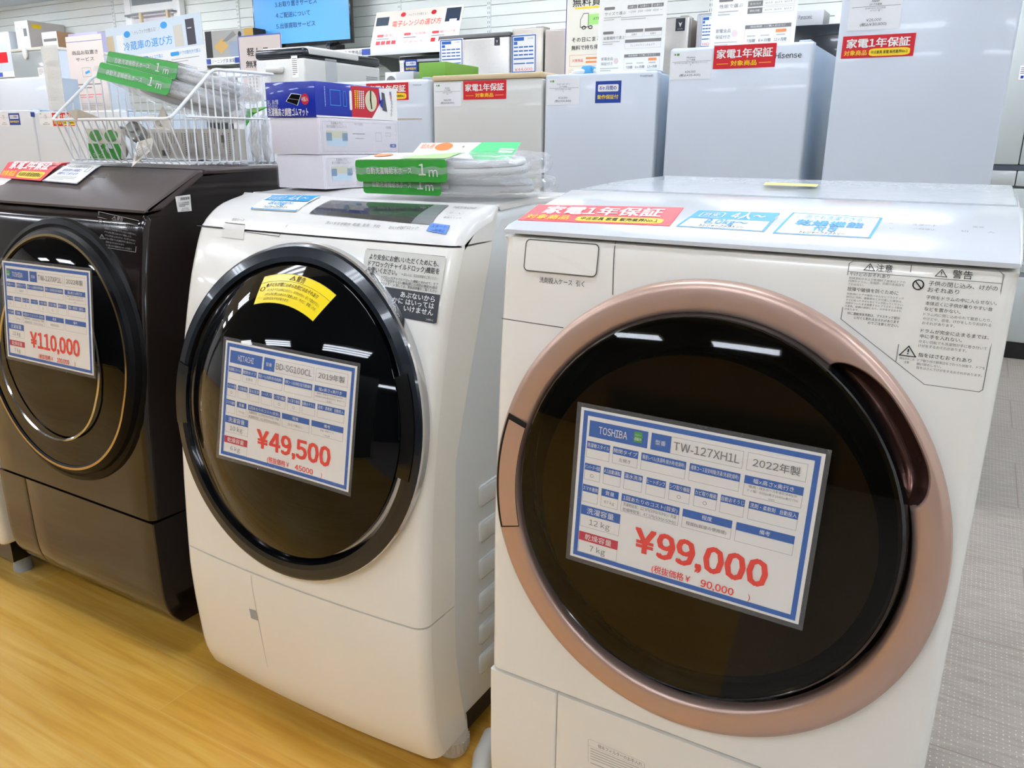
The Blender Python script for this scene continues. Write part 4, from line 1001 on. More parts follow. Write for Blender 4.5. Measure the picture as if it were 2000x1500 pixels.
# the header that stands up behind the bags
g = G(); q = [at(823, 279, y=.40), at(1018, 278, y=.42), at(993, 318, y=.37), at(805, 300, y=.37)]; b = bilin(q)
g.prism([(0, 0), (1, 0), (1, 1), (0, 1)], lambda x, y: b(x, 1-y, -.001), lambda x, y: b(x, 1-y, 0), WHT); S = Sheet(g, lambda x, y, l=0: b(x, 1-y, l), .0005)
S.poly([(.62, 1), (1, 1), (1, 0), (.66, 0), (.56, .35)], mat('print_mint', '63d98c', .5)); S.ell(.27, .68, .09, .3, ORANGE); S.text('給水用', .1, .68, .5, ORANGE, w=.13); S.rect(.84, .6, .98, .66, WHT, 2); S.rect(.84, .44, .98, .56, WHT, 2); S.ell(.47, .7, .012, .07, CARD, 2)
g.build('hanging_header', tp)
g = G(); q = [at(1000, 350, y=.43), at(1047, 347, y=.45), at(1005, 358, y=.42), at(996, 364, y=.40)]; b = bilin(q); g.prism([(0, 0), (1, 0), (1, 1), (0, 1)], lambda x, y: b(x, y, -.001), lambda x, y: b(x, y, 0), GREENP)
g.build('card_corner', tp)

# ---- white wire basket on the brown machine
WIRE = mat('white_wire', 'e9ecee', .35)
bx0, bx1, bz = -1.325, -.91, 1.0965
t = thing('wire_basket', ((bx0+bx1)/2, .33, bz), 'white wire basket full of hose packs on the brown machine', 'basket')
def side_top(y): return 1.19 if y <= .188 else (1.19+(y-.188)*(1.294-1.19)/.117 if y < .305 else 1.294)
rim = []
for x, seq in ((bx1, ((.186, 1.19), (.305, 1.294), (.482, 1.297))), (bx0, ((.482, 1.297), (.305, 1.294), (.186, 1.19)))):
    for y, z in seq: rim.append((x, y, z))
g = G(); R2 = []
for i in range(len(rim)):
    a, b, c = Vector(rim[i-1]), Vector(rim[i]), Vector(rim[(i+1) % len(rim)])
    R2 += [b+(a-b).normalized()*.012, b+(a-b).normalized()*.003+(c-b).normalized()*.003, b+(c-b).normalized()*.012]
g.tube(R2, .0034, WIRE, 10, True); g.build('rim', t)
g = G()
for i in range(17):
    x = bx0+.012+(bx1-bx0-.02)*i/16; g.tube([(x, .186, 1.19), (x+.003, .215, bz+.008), (x+.003, .222, bz+.002)], .0019, WIRE, 6)
g.build('front_grid', t)
for nm, x, dx in (('right_grid', bx1, -1), ('left_grid', bx0, 1)):
    g = G()
    for i in range(13):
        y = .222+.02*i; g.tube([(x, y, side_top(y-.008)), (x, y, bz+.006), (x+dx*.008, y, bz+.002)], .0019, WIRE, 6)
    g.tube([(x-dx*.003, .222, 1.195), (x-dx*.003, .478, 1.197)], .0022, WIRE, 6); g.build(nm, t)
g = G()
for i in range(14):
    x = bx0+.015+(bx1-bx0-.03)*i/13; g.tube([(x, .482, 1.296), (x, .476, bz+.006), (x, .47, bz+.002)], .0019, WIRE, 6)
g.tube([(bx0, .48, 1.2), (bx1, .48, 1.2)], .0022, WIRE, 6); g.build('back_grid', t)
g = G()
for i in range(12): y = .222+.0225*i; g.tube([(bx0, y, bz+.002), (bx1, y, bz+.002)], .0019, WIRE, 6)
for x in (bx0+.01, (bx0+bx1)/2, bx1-.01): g.tube([(x, .22, bz+.0055), (x, .475, bz+.0055)], .0019, WIRE, 6)
g.build('base_grid', t)
# contents
GT2 = mat('print_taupe', '8f877c', .6)
def codes(S, w, h):
    random.seed(3)
    for k in range(30):
        x = .012+(w-.03)*k/30
        if k % 7 == 5: continue
        S.bars(x, h*random.choice((.1, .35, .5)), x+.004, h*.88, random.randint(9, 18), GT2, 1, .6)
    for x in (.008, w-.016): S.frame(x, h*.62, x+.009, h*.78, .0007, INK)
    for k in range(12): S.rect(w*.84+.0013*k, h*.55, w*.84+.0013*k+.0007, h*.8, INK)
    for k in range(14): S.rect(w*.2+.0013*k, h*.08, w*.2+.0013*k+.0008, h*.28, INK)
a = at(285, 318, y=.40); b_ = at(483, 318, y=.42); c_ = at(285, 252, y=.40)
g = G(); O = Vector((a.x, .40, bz+.0085)); U = Vector((b_.x-a.x, .02, 0)); w = min(U.length, .32); h = c_.z-O.z
fn = plane(O, U, Z); g.prism([(0, 0), (w, 0), (w, h), (0, h)], lambda x, y: fn(x, y, -.03), lambda x, y: fn(x, y, 0), GREYCARD); codes(Sheet(g, fn), w, h)
tag(g.build('cardboard_box'), 'long grey cardboard box with small print on the floor of the basket', 'box')
q = [at(165, 251, y=.262), at(236, 251, y=.262), at(238, 318, y=.262), at(168, 318, y=.262)]
q = [Vector((max(p.x, bx0+.008), p.y, max(p.z, bz+.0085))) for p in q]; b = bilin(q); g = G()
g.prism([(0, 0), (1, 0), (1, 1), (0, 1)], lambda x, y: b(x, 1-y, -.012), lambda x, y: b(x, 1-y, 0), GREYCARD); S = Sheet(g, lambda x, y, l=0: b(x, 1-y, l), .0004)
S.rect(0, 0, 1, .5, mat('box_green', '2f8a2c', .4)); S.ell(.27, .76, .2, .2, mat('box_leaf_green', '4d8f48', .5)); S.ell(.72, .76, .2, .2, MATS['box_leaf_green']); S.text('ホース', .3, .12, .17, GREYCARD, w=.36)
tag(g.build('cardboard_box'), 'small green and grey card box in the front corner of the basket', 'box')
CLEARP = mat('milky_plastic', 'c9ccc8', .25, trans=.35)
for (u, v, y, r, lab) in ((228, 292, .285, .021, 'lower milky hose connector behind the basket front wires'), (266, 258, .30, .021, 'upper milky hose connector behind the basket front wires')):
    p = at(u, v, y=y); tt_ = thing('hose_connector', p, lab, 'connector', 'hose connectors in the basket'); M = Matrix.Translation(p) @ Matrix.Rotation(math.radians(35), 4, 'Z') @ Matrix.Rotation(math.radians(70), 4, 'X')
    G().lathe([(r*.5, -.035), (r*.55, -.02), (r, -.016), (r*1.05, .01), (r*.9, .018), (r*.5, .02), (r*.45, .03)], M, CLEARP, 20).build('socket', tt_)
    p2 = p+Vector((-.022, -.018, .004)); G().lathe([(.006, -.004), (.0085, -.003), (.0085, .006), (.005, .007), (.0045, .0)], Matrix.Translation(p2) @ Matrix.Rotation(math.radians(80), 4, 'X') @ Matrix.Rotation(.4, 4, 'Y'), CLEARP, 16).build('nozzle', tt_)
def card(name, q, ys, label, m, prn=None, cat='card', t=.0012):
    P = [at(*p, y=y) for p, y in zip(q, ys)]; b = bilin(P) if len(P) == 4 else None; g = G(); n = (P[-1]-P[0]).cross(P[1]-P[0]).normalized()
    g.add(P+[p-n*t for p in P], [tuple(range(len(P)))[::-1], tuple(range(len(P), 2*len(P)))]+[(i, (i+1) % len(P), len(P)+(i+1) % len(P), len(P)+i) for i in range(len(P))], m)
    if prn: prn(Sheet(g, lambda x, y, l=0: b(x, 1-y, l), .0004))
    return tag(g.build(name), label, cat)
card('paper_tag', [(268, 277), (300, 268), (296, 292), (257, 326)], (.235, .24, .235, .19), 'small printed card poking out between the basket front wires', GREYCARD, lambda S: (S.frame(.1, .62, .35, .9, .03, GT2), S.bars(.15, .1, .9, .55, 5, GT2)))
card('paper_tag', [(318, 206), (338, 248), (332, 254), (298, 250)], (.30, .31, .30, .29), 'pointed printed card tip beside the diagonal rail of the basket', GREYCARD, lambda S: S.bars(.3, .15, .8, .6, 5, GT2))
card('cardboard_flap', [(130, 218), (152, 213), (198, 231), (148, 233)], (.17, .2, .25, .178), 'brown cardboard flap resting on the left end of the basket rim', CARD)
card('cardboard_flap', [(196, 232), (250, 229), (304, 224), (300, 231)], (.26, .30, .30, .27), 'grey cardboard sheet lying level behind the basket front rim', GREYCARD)
fr1 = frame_xy(at(208, 144, y=.30), at(342, 160, y=.30)-at(208, 128, y=.30), (0, -.35, 1))
def tilted(q0, q1, qd, y0, yd, L, D, H, sw, lab):
    A, B = at(*q0, y=y0), at(*q1, y=y0); Dn = at(*qd, y=yd)
    ax = (B-A).normalized(); dd = Dn-(A+B)/2; ay = (dd-ax*dd.dot(ax)).normalized()
    hose_pack('bagged_hose', frame(A, ax, ay, ax.cross(ay)), L, D, H, sw, lab)
SWt = (at(344, 158, y=.30)-at(208, 128, y=.30)).length; SWl = (at(330, 190, y=.285)-at(190, 153, y=.285)).length
tilted((210, 134), (345, 160), (430, 196), .30, .44, SWt*1.45, .15, .040, SWt, 'upper bagged hose leaning in the wire basket')
tilted((191, 156), (329, 190), (420, 236), .285, .43, SWl*1.4, .15, .042, SWl, 'lower bagged hose leaning in the wire basket')
# crumpled bags at the right end
def pouch(name, u0, v0, u1, v1, y, d, label, m, inner=None, cat='pouch'):
    A, B = at(u0, v0, y=y), at(u1, v1, y=y); g = G(); n = 10; w = B.x-A.x; h = A.z-B.z
    t = thing(name, (A+B)/2, label, cat)
    vs = []
    for s_ in (-1, 1):
        for j in range(n+1):
            for i in range(n+1):
                u, v = i/n, j/n; k = (math.sin(PI*u)*math.sin(PI*v))**.5; e = .004*math.sin(13*u+9*v)*math.cos(7*u-11*v)
                vs.append((A.x+w*u+.003*math.sin(9*v), y+s_*(d*k)+e*k, A.z-h*v+.003*math.sin(8*u)))
    fs = [(o+j*(n+1)+i, o+j*(n+1)+i+1, o+(j+1)*(n+1)+i+1, o+(j+1)*(n+1)+i) for o in (0, (n+1)**2) for j in range(n) for i in range(n)]
    g.add(vs, fs, m, True); g.build('clear_bag', t)
    if inner: G().box(A.x+w*.12, B.x-w*.1, y-d*.25, y+d*.25, B.z+.004, A.z-h*.18, inner, .002).build('folded_leaflet', t)
pouch('spare_part_pouch', 486, 236, 508, 316, .405, .010, 'crinkled clear pouch with a printed leaflet behind the right basket wires', FILM, GREYCARD)
pouch('spare_part_pouch', 508, 226, 528, 316, .435, .010, 'crinkled clear pouch with pale card in the rear corner of the basket', FILM, PAPER)
card('header_flap', [(482, 213), (524, 208), (496, 222), (478, 250)], (.43, .44, .43, .40), 'bright green bag header crumpled at the right end of the basket', mat('bright_green_card', '3fbf3a', .4), lambda S: S.poly([(.05, .95), (.9, .95), (.5, .6)], GREENP))
# ================================================================ fridges and stock behind the machines
TAGW = mat('tag_paper', 'e9eaec', .55)
def price_tag(O, w, h, brand, l1, l2, p, tax, label):
    def prn(S, w, h):
        S.rect(w*.10, h*.86, w*.13, h*.93, GREY); S.rect(w*.155, h*.855, w*.215, h*.935, GREEN, 1)
        S.text('TF', w*.1, h*.895, h*.07, GREY, maxw=w*.06)
        S.text(brand, w*.5, h*.78, h*.085, INK, maxw=w*.5); S.text('2ドア冷蔵庫', w*.5, h*.69, h*.06, INK); S.rect(w*.05, h*.632, w*.97, h*.640, INK)
        S.text(l1, w*.5, h*.585, h*.055, GREY, maxw=w*.8); S.text(l2, w*.5, h*.52, h*.05, GREY, maxw=w*.4)
        S.text(p, w*.5, h*.27, h*.10, INK, maxw=w*.4); S.text(tax, w*.5, h*.15, h*.10, INK, w=w*.5)
    return slab('price_tag', O, X, Z, w, h, TAGW, prn, .0006, label, 'price tag')
def fridge(u0, u1, v, y, d, m, label, ztop=None, split=.62, cap=None, sm=None, name='refrigerator', r=.008, group=None, hinge=True, vu=None):
    a = at(u0, v, y=y); b = at(u1, v, y=y); vu = v if vu is None else vu
    z = ztop or (at((u0+u1)/2, vu, y=y).z); x0, x1 = a.x, b.x; sm = sm or FRSIDE
    t = thing(name, ((x0+x1)/2, y+d/2, 0), label, 'refrigerator', group)
    zt = z-(.022 if cap else 0); zs = z*split
    G().box(x0+.004, x1-.004, y+.052, y+d, .03, z-.004, sm, .006).build('cabinet', t)
    u = G().box(x0, x1, y, y+.046, zs+.004, zt, m, r, 3).build('upper_door', t)
    lo = G().box(x0, x1, y, y+.046, .05, zs-.004, m, r, 3).build('lower_door', t)
    G().box(x0+.01, x1-.01, y+.03, y+d-.02, .0, .046, BLACK).build('plinth', t)
    if cap: G().box(x0-.002, x1+.002, y-.002, y+d, zt+.001, z, cap, .005).build('top_cover', t)
    if hinge and not cap: G().box(x1-.05, x1-.012, y+.012, y+.10, z-.003, z+.006, sm, .003).build('hinge_cover', t)
    return t, x0, x1, z, u
yF = 1.9
tA, ax0, ax1, az, ua = fridge(845, 1060, 147, yF, .52, FRIDGE2, 'grey-white fridge with a cream top, right beside the bagged hoses', cap=CREAM, vu=144)
tB, bx0_, bx1_, bz_, ub = fridge(1065, 1285, 142, yF, .5, FRIDGE, 'white fridge with a blue six month sticker on the door')
tC, cx0, cx1, cz, uc = fridge(1309, 1590, 87, yF, .55, FRIDGE, 'white fridge with a red sticker between the blue-stickered and the tallest fridge', r=.012)
tD, dx0, dx1, dz, ud = fridge(1645, 1998, 0, yF, .6, FRIDGE, 'tallest white fridge, top cut off, above the rose gold ringed machine', ztop=1.72, split=.45)
tE, ex0, ex1, ez, ue = fridge(624, 840, 157, yF, .5, FRIDGE, 'white fridge partly hidden behind the blue box', r=.02)
def on_front(u0, v0, u1, v1, y):     # photo rectangle on the plane at depth y -> origin (lower left), width, height
    a, b = at(u0, v0, y=y), at(u1, v1, y=y); c, d = at(u1, v0, y=y), at(u0, v1, y=y)
    x0, x1 = (a.x+d.x)/2, (b.x+c.x)/2; z0, z1 = (b.z+d.z)/2, (a.z+c.z)/2
    return Vector((x0, y, z0)), x1-x0, z1-z0
e = .0012
for (q, br, l1, l2, p, tx, lab) in (((848, 162, 901, 208), 'AQUA', 'AQR-13N 2022年製', '126L', '¥26,000', '(税込¥28,600)', 'white price tag on the cream-topped fridge'),
    ((1069, 153, 1132, 205), 'ﾜｰﾙﾌﾟｰﾙｼﾞｬﾊﾟﾝ', 'R131 2022年製 118L 右開き', '右', '¥19,000', '(税込¥20,900)', 'white price tag beside the blue six month sticker'),
    ((1309, 100, 1390, 155), 'Hisense', 'HR-D15EB 2023年製 175L 霜取り有 右 タテハンドル', '扉', '¥24,000', '(税込¥26,400)', 'white price tag reading 24,000 yen beside a red sticker'),
    ((1658, -14, 1761, 58), 'Haier', 'JR-NF121A 2022年製', 'ホワイト 扉', '¥28,000', '(税込¥30,800)', 'white price tag reading 28,000 yen on the tallest fridge')):
    O, w, h = on_front(*q, yF); O.y -= e; price_tag(O, w, h, br, l1, l2, p, tx, lab)
def red_at(q, y, label, narrow):
    O, w, h = on_front(*q, y); O.y -= .0006; f = plane(O, X, Z)
    return red_sticker(lambda a, b, l=0: f(a*w, b*h, l), label, narrow=narrow)
red_at((905, 157, 989, 194), yF, 'red warranty sticker on the cream-topped fridge', True)
red_at((1394, 87, 1515, 133), yF, 'red warranty sticker below the second info board on the white fridge', True)
o = None
def red_full(q, y, label):
    O, w, h = on_front(*q, y); O.y -= .0006; f = plane(O, X, Z); g = G(); f2 = lambda a, b, l=0: f(a*w, b*h, l)
    g.prism([(0, 0), (1, 0), (1, 1), (0, 1)], lambda x, y: f2(x, y, -.0002), lambda x, y: f2(x, y, .0008), RED); S = Sheet(g, lambda x, y, l=0: f2(x, y, .0008+l))
    S.text('家電1年保証', .5, .65, .44, WHT, w=.88, bold=.035); S.text('対象商品', .2, .23, .25, YELLOW, w=.32, bold=.02); S.rrect(.39, .06, .95, .4, .09, YELLOW); S.text('中古家具 家電 販売業界No.1', .67, .23, .16, INK, w=.5, bold=.02)
    return tag(g.build('warranty_sticker'), label, 'sticker')
red_full((1645, 68, 1786, 112), yF, 'red warranty sticker on the tallest fridge')
red_full((716, 162, 798, 196), yF, 'red warranty sticker half hidden behind the blue box')
def six_months(q, y, label):
    O, w, h = on_front(*q, y); O.y -= .0008
    def prn(S, w, h):
        S.rrect(w*.1, h*.52, w*.9, h*.84, h*.05, WHT); S.text('6ヶ月間の', w*.5, h*.68, h*.22, NAVY, w=w*.66, bold=.02); S.text('動作保証付', w*.5, h*.27, h*.22, YELLOW, w=w*.82, bold=.02)
    return slab('warranty_sticker', O, X, Z, w, h, mat('sticker_navy', '123a93', .45), prn, .0006, label, 'sticker')
six_months((1163, 158, 1213, 201), yF, 'blue six month warranty sticker on the white fridge door')
def lettering(txt, u, v, y, h, m, parent, w=None, name='brand_lettering'):
    p = at(u, v, y=y); g = G(); S = Sheet(g, plane((p.x, y-.0008, p.z), X, Z)); S.text(txt, 0, 0, h, m, w=w, bold=.01); return g.build(name, parent)
lettering('Hisense', 1540, 108, yF, .022, CHROME, uc, .083); lettering('freshtech', 1263, 148, yF, .009, GREY, ub); lettering('freshtech', 815, 166, yF, .008, GREY, ue)

# fridges at the left, behind the brown machine
yG = 1.5
tG, gx0, gx1, gz, ug = fridge(-75, 62, 216, yG, .5, mat('white_fridge_plain', 'd6dade', .3, coat=.15), 'white fridge at the picture edge with a blue sticker, behind the brown machine')
tH, hx0, hx1, hz, uh = fridge(64, 232, 217, yG, .5, MATS['white_fridge_plain'], 'white fridge with a small red sticker behind the wire basket')
six_months((18, 221, 39, 244), yG, 'blue six month warranty sticker near the left picture edge')
slab('blank_sticker', on_front(60, 221, 70, 228, yG)[0]-Vector((0, .0008, 0)), X, Z, .035, .022, MATS['sticker_navy'], None, .0006, 'tiny plain blue sticker on a fridge behind the brown machine', 'sticker')
for q, lab in (((-2, 220, 18, 247), 'pale price tag cut by the left picture edge'), ((77, 219, 103, 247), 'pale price tag left of the small red sticker')):
    O, w, h = on_front(*q, yG); O.y -= e; price_tag(O, w, h, 'SHARP', '2021年製', '137L', '¥22,000', '(税込¥24,200)', lab)
red_full((103, 220, 149, 246), yG, 'small red warranty sticker on the fridge left of the wire basket')
tI, ix0, ix1, iz, ui = fridge(-40, 93, 152, 2.15, .2, mat('cool_enamel', 'd4dae1', .3, coat=.15), 'plain white fridge standing in the second row at the left edge', r=.015)
tJ, jx0, jx1, jz, uj = fridge(19, 98, 93, 2.85, .62, mat('frosted_grey_door', 'a3aaa9', .25, coat=.3), 'grey-doored fridge with a round magnet in the left corner', cap=mat('ivory_cap', 'e3e0d4', .5), sm=FRIDGE)
p = at(51, 104, y=2.85); G().lathe([(.02, 0), (.035, .002), (.035, .012), (.028, .016)], Matrix.Translation((p.x, 2.849, p.z)) @ Matrix.Rotation(PI/2, 4, 'X') @ Matrix.Diagonal((.8, 1.25, 1, 1)), WHT, 24).build('round_magnet', tJ)
o = on_front(70, 131, 87, 152, 2.83); slab('price_tag', o[0]-Vector((0, -.019, 0)), X, Z, o[1], o[2], PAPER, lambda S, w, h: (S.bars(w*.1, h*.3, w*.6, h*.9, 5, LGREY),), .001, 'small white card on the grey fridge door', 'price tag')
# second row, silver fridges
y2 = 2.9
tS, sx0, sx1, sz, us = fridge(857, 995, 68, y2, .55, SILVER, 'brushed silver fridge with a small black emblem behind the cream-topped fridge', cap=mat('grey_cap', '6f6d6b', .4), sm=TAUPE, vu=66)
tT, tx0, tx1, tz, ut = fridge(1000, 1061, 54, y2+.02, .5, mat('champagne_silver', 'b7b0a4', .3, metal=.5), 'narrow champagne fridge carrying a blue framed price card', sm=TAUPE)
tU, ux0, ux1, uz, uu = fridge(1064, 1150, 55, y2+.02, .5, TAUPE, 'taupe steel fridge left of the truck poster', sm=TAUPE)
tV, vx0, vx1, vz, uv_ = fridge(1240, 1347, 35, y2, .5, SILVER, 'silver fridge with a dark emblem between the two info boards', sm=TAUPE)
def emblem(u, v, s, y, parent):
    p = at(u, v, y=y); g = G(); S = Sheet(g, plane((p.x-s/2, y-.001, p.z-s*.6), X, Z)); S.rect(0, 0, s, s*1.2, mat('emblem_navy', '20202b', .4)); S.poly([(s*.3, s*.85), (s*.5, s*.35), (s*.7, s*.85), (s*.5, s*.7)], SILVER, 2); S.rect(s*.2, s*.15, s*.8, s*.22, GREY, 2); g.build('emblem', parent)
emblem(971, 81, .032, y2, us); emblem(1329, 48, .045, y2, uv_)
def info_card(q, y, label, price='¥44,000', depth=.0012):
    O, w, h = on_front(*q, y); O.y -= .0015
    def prn(S, w, h):
        S.frame(w*.03, h*.02, w*.97, h*.98, w*.035, BLUE); S.rect(w*.1, h*.84, w*.5, h*.93, BLUE); S.rect(w*.1, h*.74, w*.24, h*.82, BLUE); S.text('2021年製', w*.75, h*.89, h*.04, GREY)
        for r_ in (.66, .56, .46):
            for k in range(4): S.rect(w*(.1+.2*k), h*r_, w*(.27+.2*k), h*(r_+.035), BLUE)
        S.rect(w*.1, h*.36, w*.9, h*.395, BLUE); S.rect(w*.1, h*.24, w*.56, h*.27, BLUE); S.rect(w*.6, h*.24, w*.9, h*.27, BLUE); S.text(price, w*.5, h*.1, h*.1, PRICE, w=w*.7)
    return slab('price_card', O, X, Z, w, h, PAPER, prn, depth, label, 'price card')
info_card((859, 76, 905, 140), y2, 'blue framed price card on the brushed silver fridge', '¥39,000')
info_card((999, 67, 1048, 143), y2+.02, 'blue framed price card on the narrow champagne fridge', '¥44,000')
info_card((1369, 29, 1398, 92), y2, 'blue framed price card peeking out left of the second info board')
tW, _, _, _, _ = fridge(1362, 1440, 24, y2+.02, .5, mat('pewter_door', 'a9aaab', .35, metal=.4), 'pewter fridge mostly hidden by the second info board', sm=TAUPE)
# boards standing on the fridges
def board(name, u0, v0, u1, v1, y, m, prn, label, cat='poster', ztop=None, zbot=None, lean=0., t=.002, clear=None, roll=0.):
    O, w, h = on_front(u0, v0, u1, v1, y)
    if ztop: h = ztop-O.z
    if zbot is not None: h = h+(O.z-zbot); O.z = zbot
    V = Vector((math.sin(roll), math.sin(lean), math.cos(lean)*math.cos(roll))); U = Vector((math.cos(roll), 0, -math.sin(roll)))
    return slab(name, O, U, V, w, h, m, prn, t, label, cat)
def p_info1(S, w, h):
    H = lambda f: h*f
    for (f, a) in ((.60, 'サイズで選ぶ'), (.36, '設置場所で選ぶ')):
        S.rrect(w*.08, H(f+.035), w*.24, H(f+.062), .003, GREY); S.text(a, w*.09, H(f-.005), H(.036), GREY, 'l', w=w*.32); S.bars(w*.08, H(f-.075), w*.34, H(f-.03), 2, LGREY, 1, .4)
    for i, (a, b) in enumerate((('1人暮らし', '~199ℓ'), ('2人暮らし', '200ℓ~399ℓ'), ('3人暮らし', '400ℓ~'))):
        x0 = w*(.43+(0, .15, .36)[i]); x1 = w*(.43+(.14, .35, .52)[i]); S.rect(x0, H(.63), x1, H(.665), GREY); S.text(a, (x0+x1)/2, H(.647), H(.022), WHT, maxw=(x1-x0)*.8); S.text(b, (x0+x1)/2, H(.60), H(.026), GREY, maxw=(x1-x0)*.95)
    S.bars(w*.34, H(.52), w*.95, H(.56), 2, LGREY, 1, .4)
    for x0, x1 in ((.42, .68), (.70, .95)): S.rect(w*x0, H(.40), w*x1, H(.43), GREY); S.frame(w*x0, H(.355), w*x1, H(.40), .0008, LGREY); S.text('左開き' if x0 < .5 else '右開き', w*(x0+x1)/2, H(.377), H(.022), GREY)
    S.rect(w*.42, H(.30), w*.95, H(.33), GREY); S.frame(w*.42, H(.24), w*.95, H(.30), .0008, LGREY); S.text('フレンチドア どっちもドア', w*.68, H(.27), H(.024), GREY, w=w*.36)
    low_block(S, w, h, .2)
def low_block(S, w, h, f0):
    H = lambda f: h*f*f0/.2
    S.text('家電全品', w*.16, H(.15), H(.034), GREY, w=w*.18); S.text('保証付き', w*.16, H(.10), H(.034), GREY, w=w*.18); S.ell(w*.3, H(.125), w*.035, H(.03), mat('print_pale_pink', 'e5cfcf', .6)); S.bars(w*.06, H(.02), w*.34, H(.065), 2, LGREY, 1, .4)
    S.rect(w*.42, H(.155), w*.95, H(.185), GREY); S.text('保証期間（ご購入日から）', w*.68, H(.17), H(.018), WHT, w=w*.4); S.frame(w*.42, H(.03), w*.95, H(.155), .0008, mat('print_rose_line', 'd9b9ad', .6))
    S.rect(w*.78, H(.115), w*.9, H(.14), ORANGE)
    for x, s in ((.5, '7日間'), (.66, '6ヶ月間'), (.84, '12ヶ月間')): S.text(s, w*x, H(.055), H(.03), INK, maxw=w*.14); S.rect(w*(x-.05), H(.09), w*(x+.05), H(.1), LGREY)
board('info_board', 1168, -60, 1300, 137, 2.02, WHT, p_info1, 'white info board with grey tables on the blue-stickered fridge', 'info board', zbot=bz_+.0065, lean=.03)
def p_info2(S, w, h):
    H = lambda f: h*f
    S.rrect(w*.08, H(.47), w*.25, H(.50), .003, GREY); S.text('性能で選ぶ', w*.09, H(.425), H(.04), GREY, 'l', w=w*.28); S.bars(w*.08, H(.33), w*.32, H(.385), 2, LGREY, 1, .4)
    for i, a in enumerate(('ファミリー', '使い方いろいろ', '保存(冷蔵)')):
        z = .47-.068*i; S.rect(w*.43, H(z), w*.6, H(z+.055), GREY); S.text(a, w*.515, H(z+.027), H(.024), WHT, maxw=w*.12); S.frame(w*.6, H(z), w*.96, H(z+.055), .0008, LGREY)
        for k in range(3): S.text('省エネ 中', w*(.67+.11*k), H(z+.027), H(.018), GREY, maxw=w*.08)
    low_block(S, w, h, .24)
board('info_board', 1392, -110, 1560, 89, 2.05, WHT, p_info2, 'white info board with grey tables on the red-stickered fridge', 'info board', zbot=cz+.0065, lean=.03)
def p_truck(S, w, h):
    S.rect(0, 0, w*.012, h, NAVY); S.text('無料貸出', w*.42, h*.86, h*.1, INK, w=w*.62, bold=.01); S.rect(w*.15, h*.79, w*.75, h*.81, YELLOW, 1)
    S.line([(w*.25, h*.6), (w*.25, h*.68), (w*.30, h*.74), (w*.38, h*.74), (w*.38, h*.6), (w*.25, h*.6)], .003, GREY, 2); S.rect(w*.38, h*.62, w*.75, h*.73, GREENP, 1); S.text('AT車', w*.52, h*.68, h*.035, INK)
    for x in (.31, .42, .6): S.ring(w*x, h*.595, w*.03, h*.015, .003, GREY, 3)
    S.text('その日にまとめて', w*.44, h*.47, h*.055, INK, w=w*.66, bold=.01); S.text('無料で持ち帰れます', w*.45, h*.385, h*.055, INK, w=w*.68, bold=.01)
    S.frame(w*.08, h*.19, w*.95, h*.31, .001, ORANGE); S.text('対象商品', w*.22, h*.25, h*.035, CORAL, w=w*.18); S.bars(w*.36, h*.21, w*.9, h*.29, 2, ORANGE, 1, .5)
    S.frame(w*.08, h*.07, w*.32, h*.15, .001, LGREY); S.bars(w*.1, h*.08, w*.3, h*.14, 2, GREY, 1, .4); S.frame(w*.36, h*.07, w*.95, h*.15, .001, LGREY); S.bars(w*.38, h*.08, w*.9, h*.14, 2, GREY, 1, .4)
board('poster', 1105, -25, 1222, 141, 2.36, mat('poster_cream', 'e6e3d6', .5), p_truck, 'cream poster with a truck drawing behind the white info board', zbot=bz_+.001)
# cord with a blue tie on the cream-topped fridge
t = thing('power_cord', at(1085, 138, y=2.2), 'white bundled cord with a blue tie on the fridge tops beside the truck poster', 'cord')
zt_ = bz_
g = G(); g.tube([(bx0_+.01, 2.10, zt_+.012), (bx0_+.05, 2.06, zt_+.022), (bx0_+.10, 2.10, zt_+.026), (bx0_+.16, 2.12, zt_+.02), (bx0_+.2, 2.16, zt_+.011)], .010, WHT, 8); g.build('cable', t)
g = G(); g.box(bx0_+.065, bx0_+.11, 2.075, 2.125, zt_+.010, zt_+.045, mat('tie_blue', '55a9dd', .5), .008, 3); g.build('blue_tie', t)
# portable cool box and what carries it
tCB, _, _, _, _ = fridge(470, 610, 205, 2.36, .8, MATS['white_fridge_plain'], 'low white fridge under the portable cool box', ztop=1.366, hinge=False)
c0 = at(500, 140, y=2.4); c1 = at(595, 140, y=2.4); X0, X1, Y0, Y1 = c0.x, c1.x, 2.4, 3.03; z0, z1 = 1.3675, at(595, 88, y=2.4).z; zl = at(595, 112, y=2.4).z
t = thing('cool_box', ((X0+X1)/2, (Y0+Y1)/2, z0), 'white portable cool box with a black lid edge, behind the blue box', 'cool box')
bw = mat('cool_box_white', 'd5d4ce', .45); G().box(X0, X1, Y0, Y1, z0, zl, bw, .012, 3).build('body', t)
lid = G().box(X0-.003, X1+.003, Y0-.003, Y1+.003, zl+.001, z1-.008, SLATE, .018, 3).build('lid', t)
g = G(); g.box(X0+.02, X1+.005, Y0+.03, Y0+.44, z1-.045, z1, bw, .012, 3); g.build('lid_plate', lid)
p = at(541, 136, y=2.4); g = G(); g.box(p.x-.06, p.x+.06, Y0-.035, Y0, p.z-.018, p.z+.018, bw, .015, 3); g.build('handle', t)
p = at(575, 128, y=2.4); slab('spec_label', (p.x-.02, Y0-.001, p.z-.06), X, Z, .045, .11, PAPER, lambda S, w, h: S.bars(w*.1, h*.1, w*.9, h*.9, 9, GREY, 1, .4), .001, parent=t)
g = G(); 
for k in range(6): g.box(X1, X1+.002, Y1-.13, Y1-.03, zl-.12+.012*k, zl-.116+.012*k, GREYP)
g.build('vent', t)
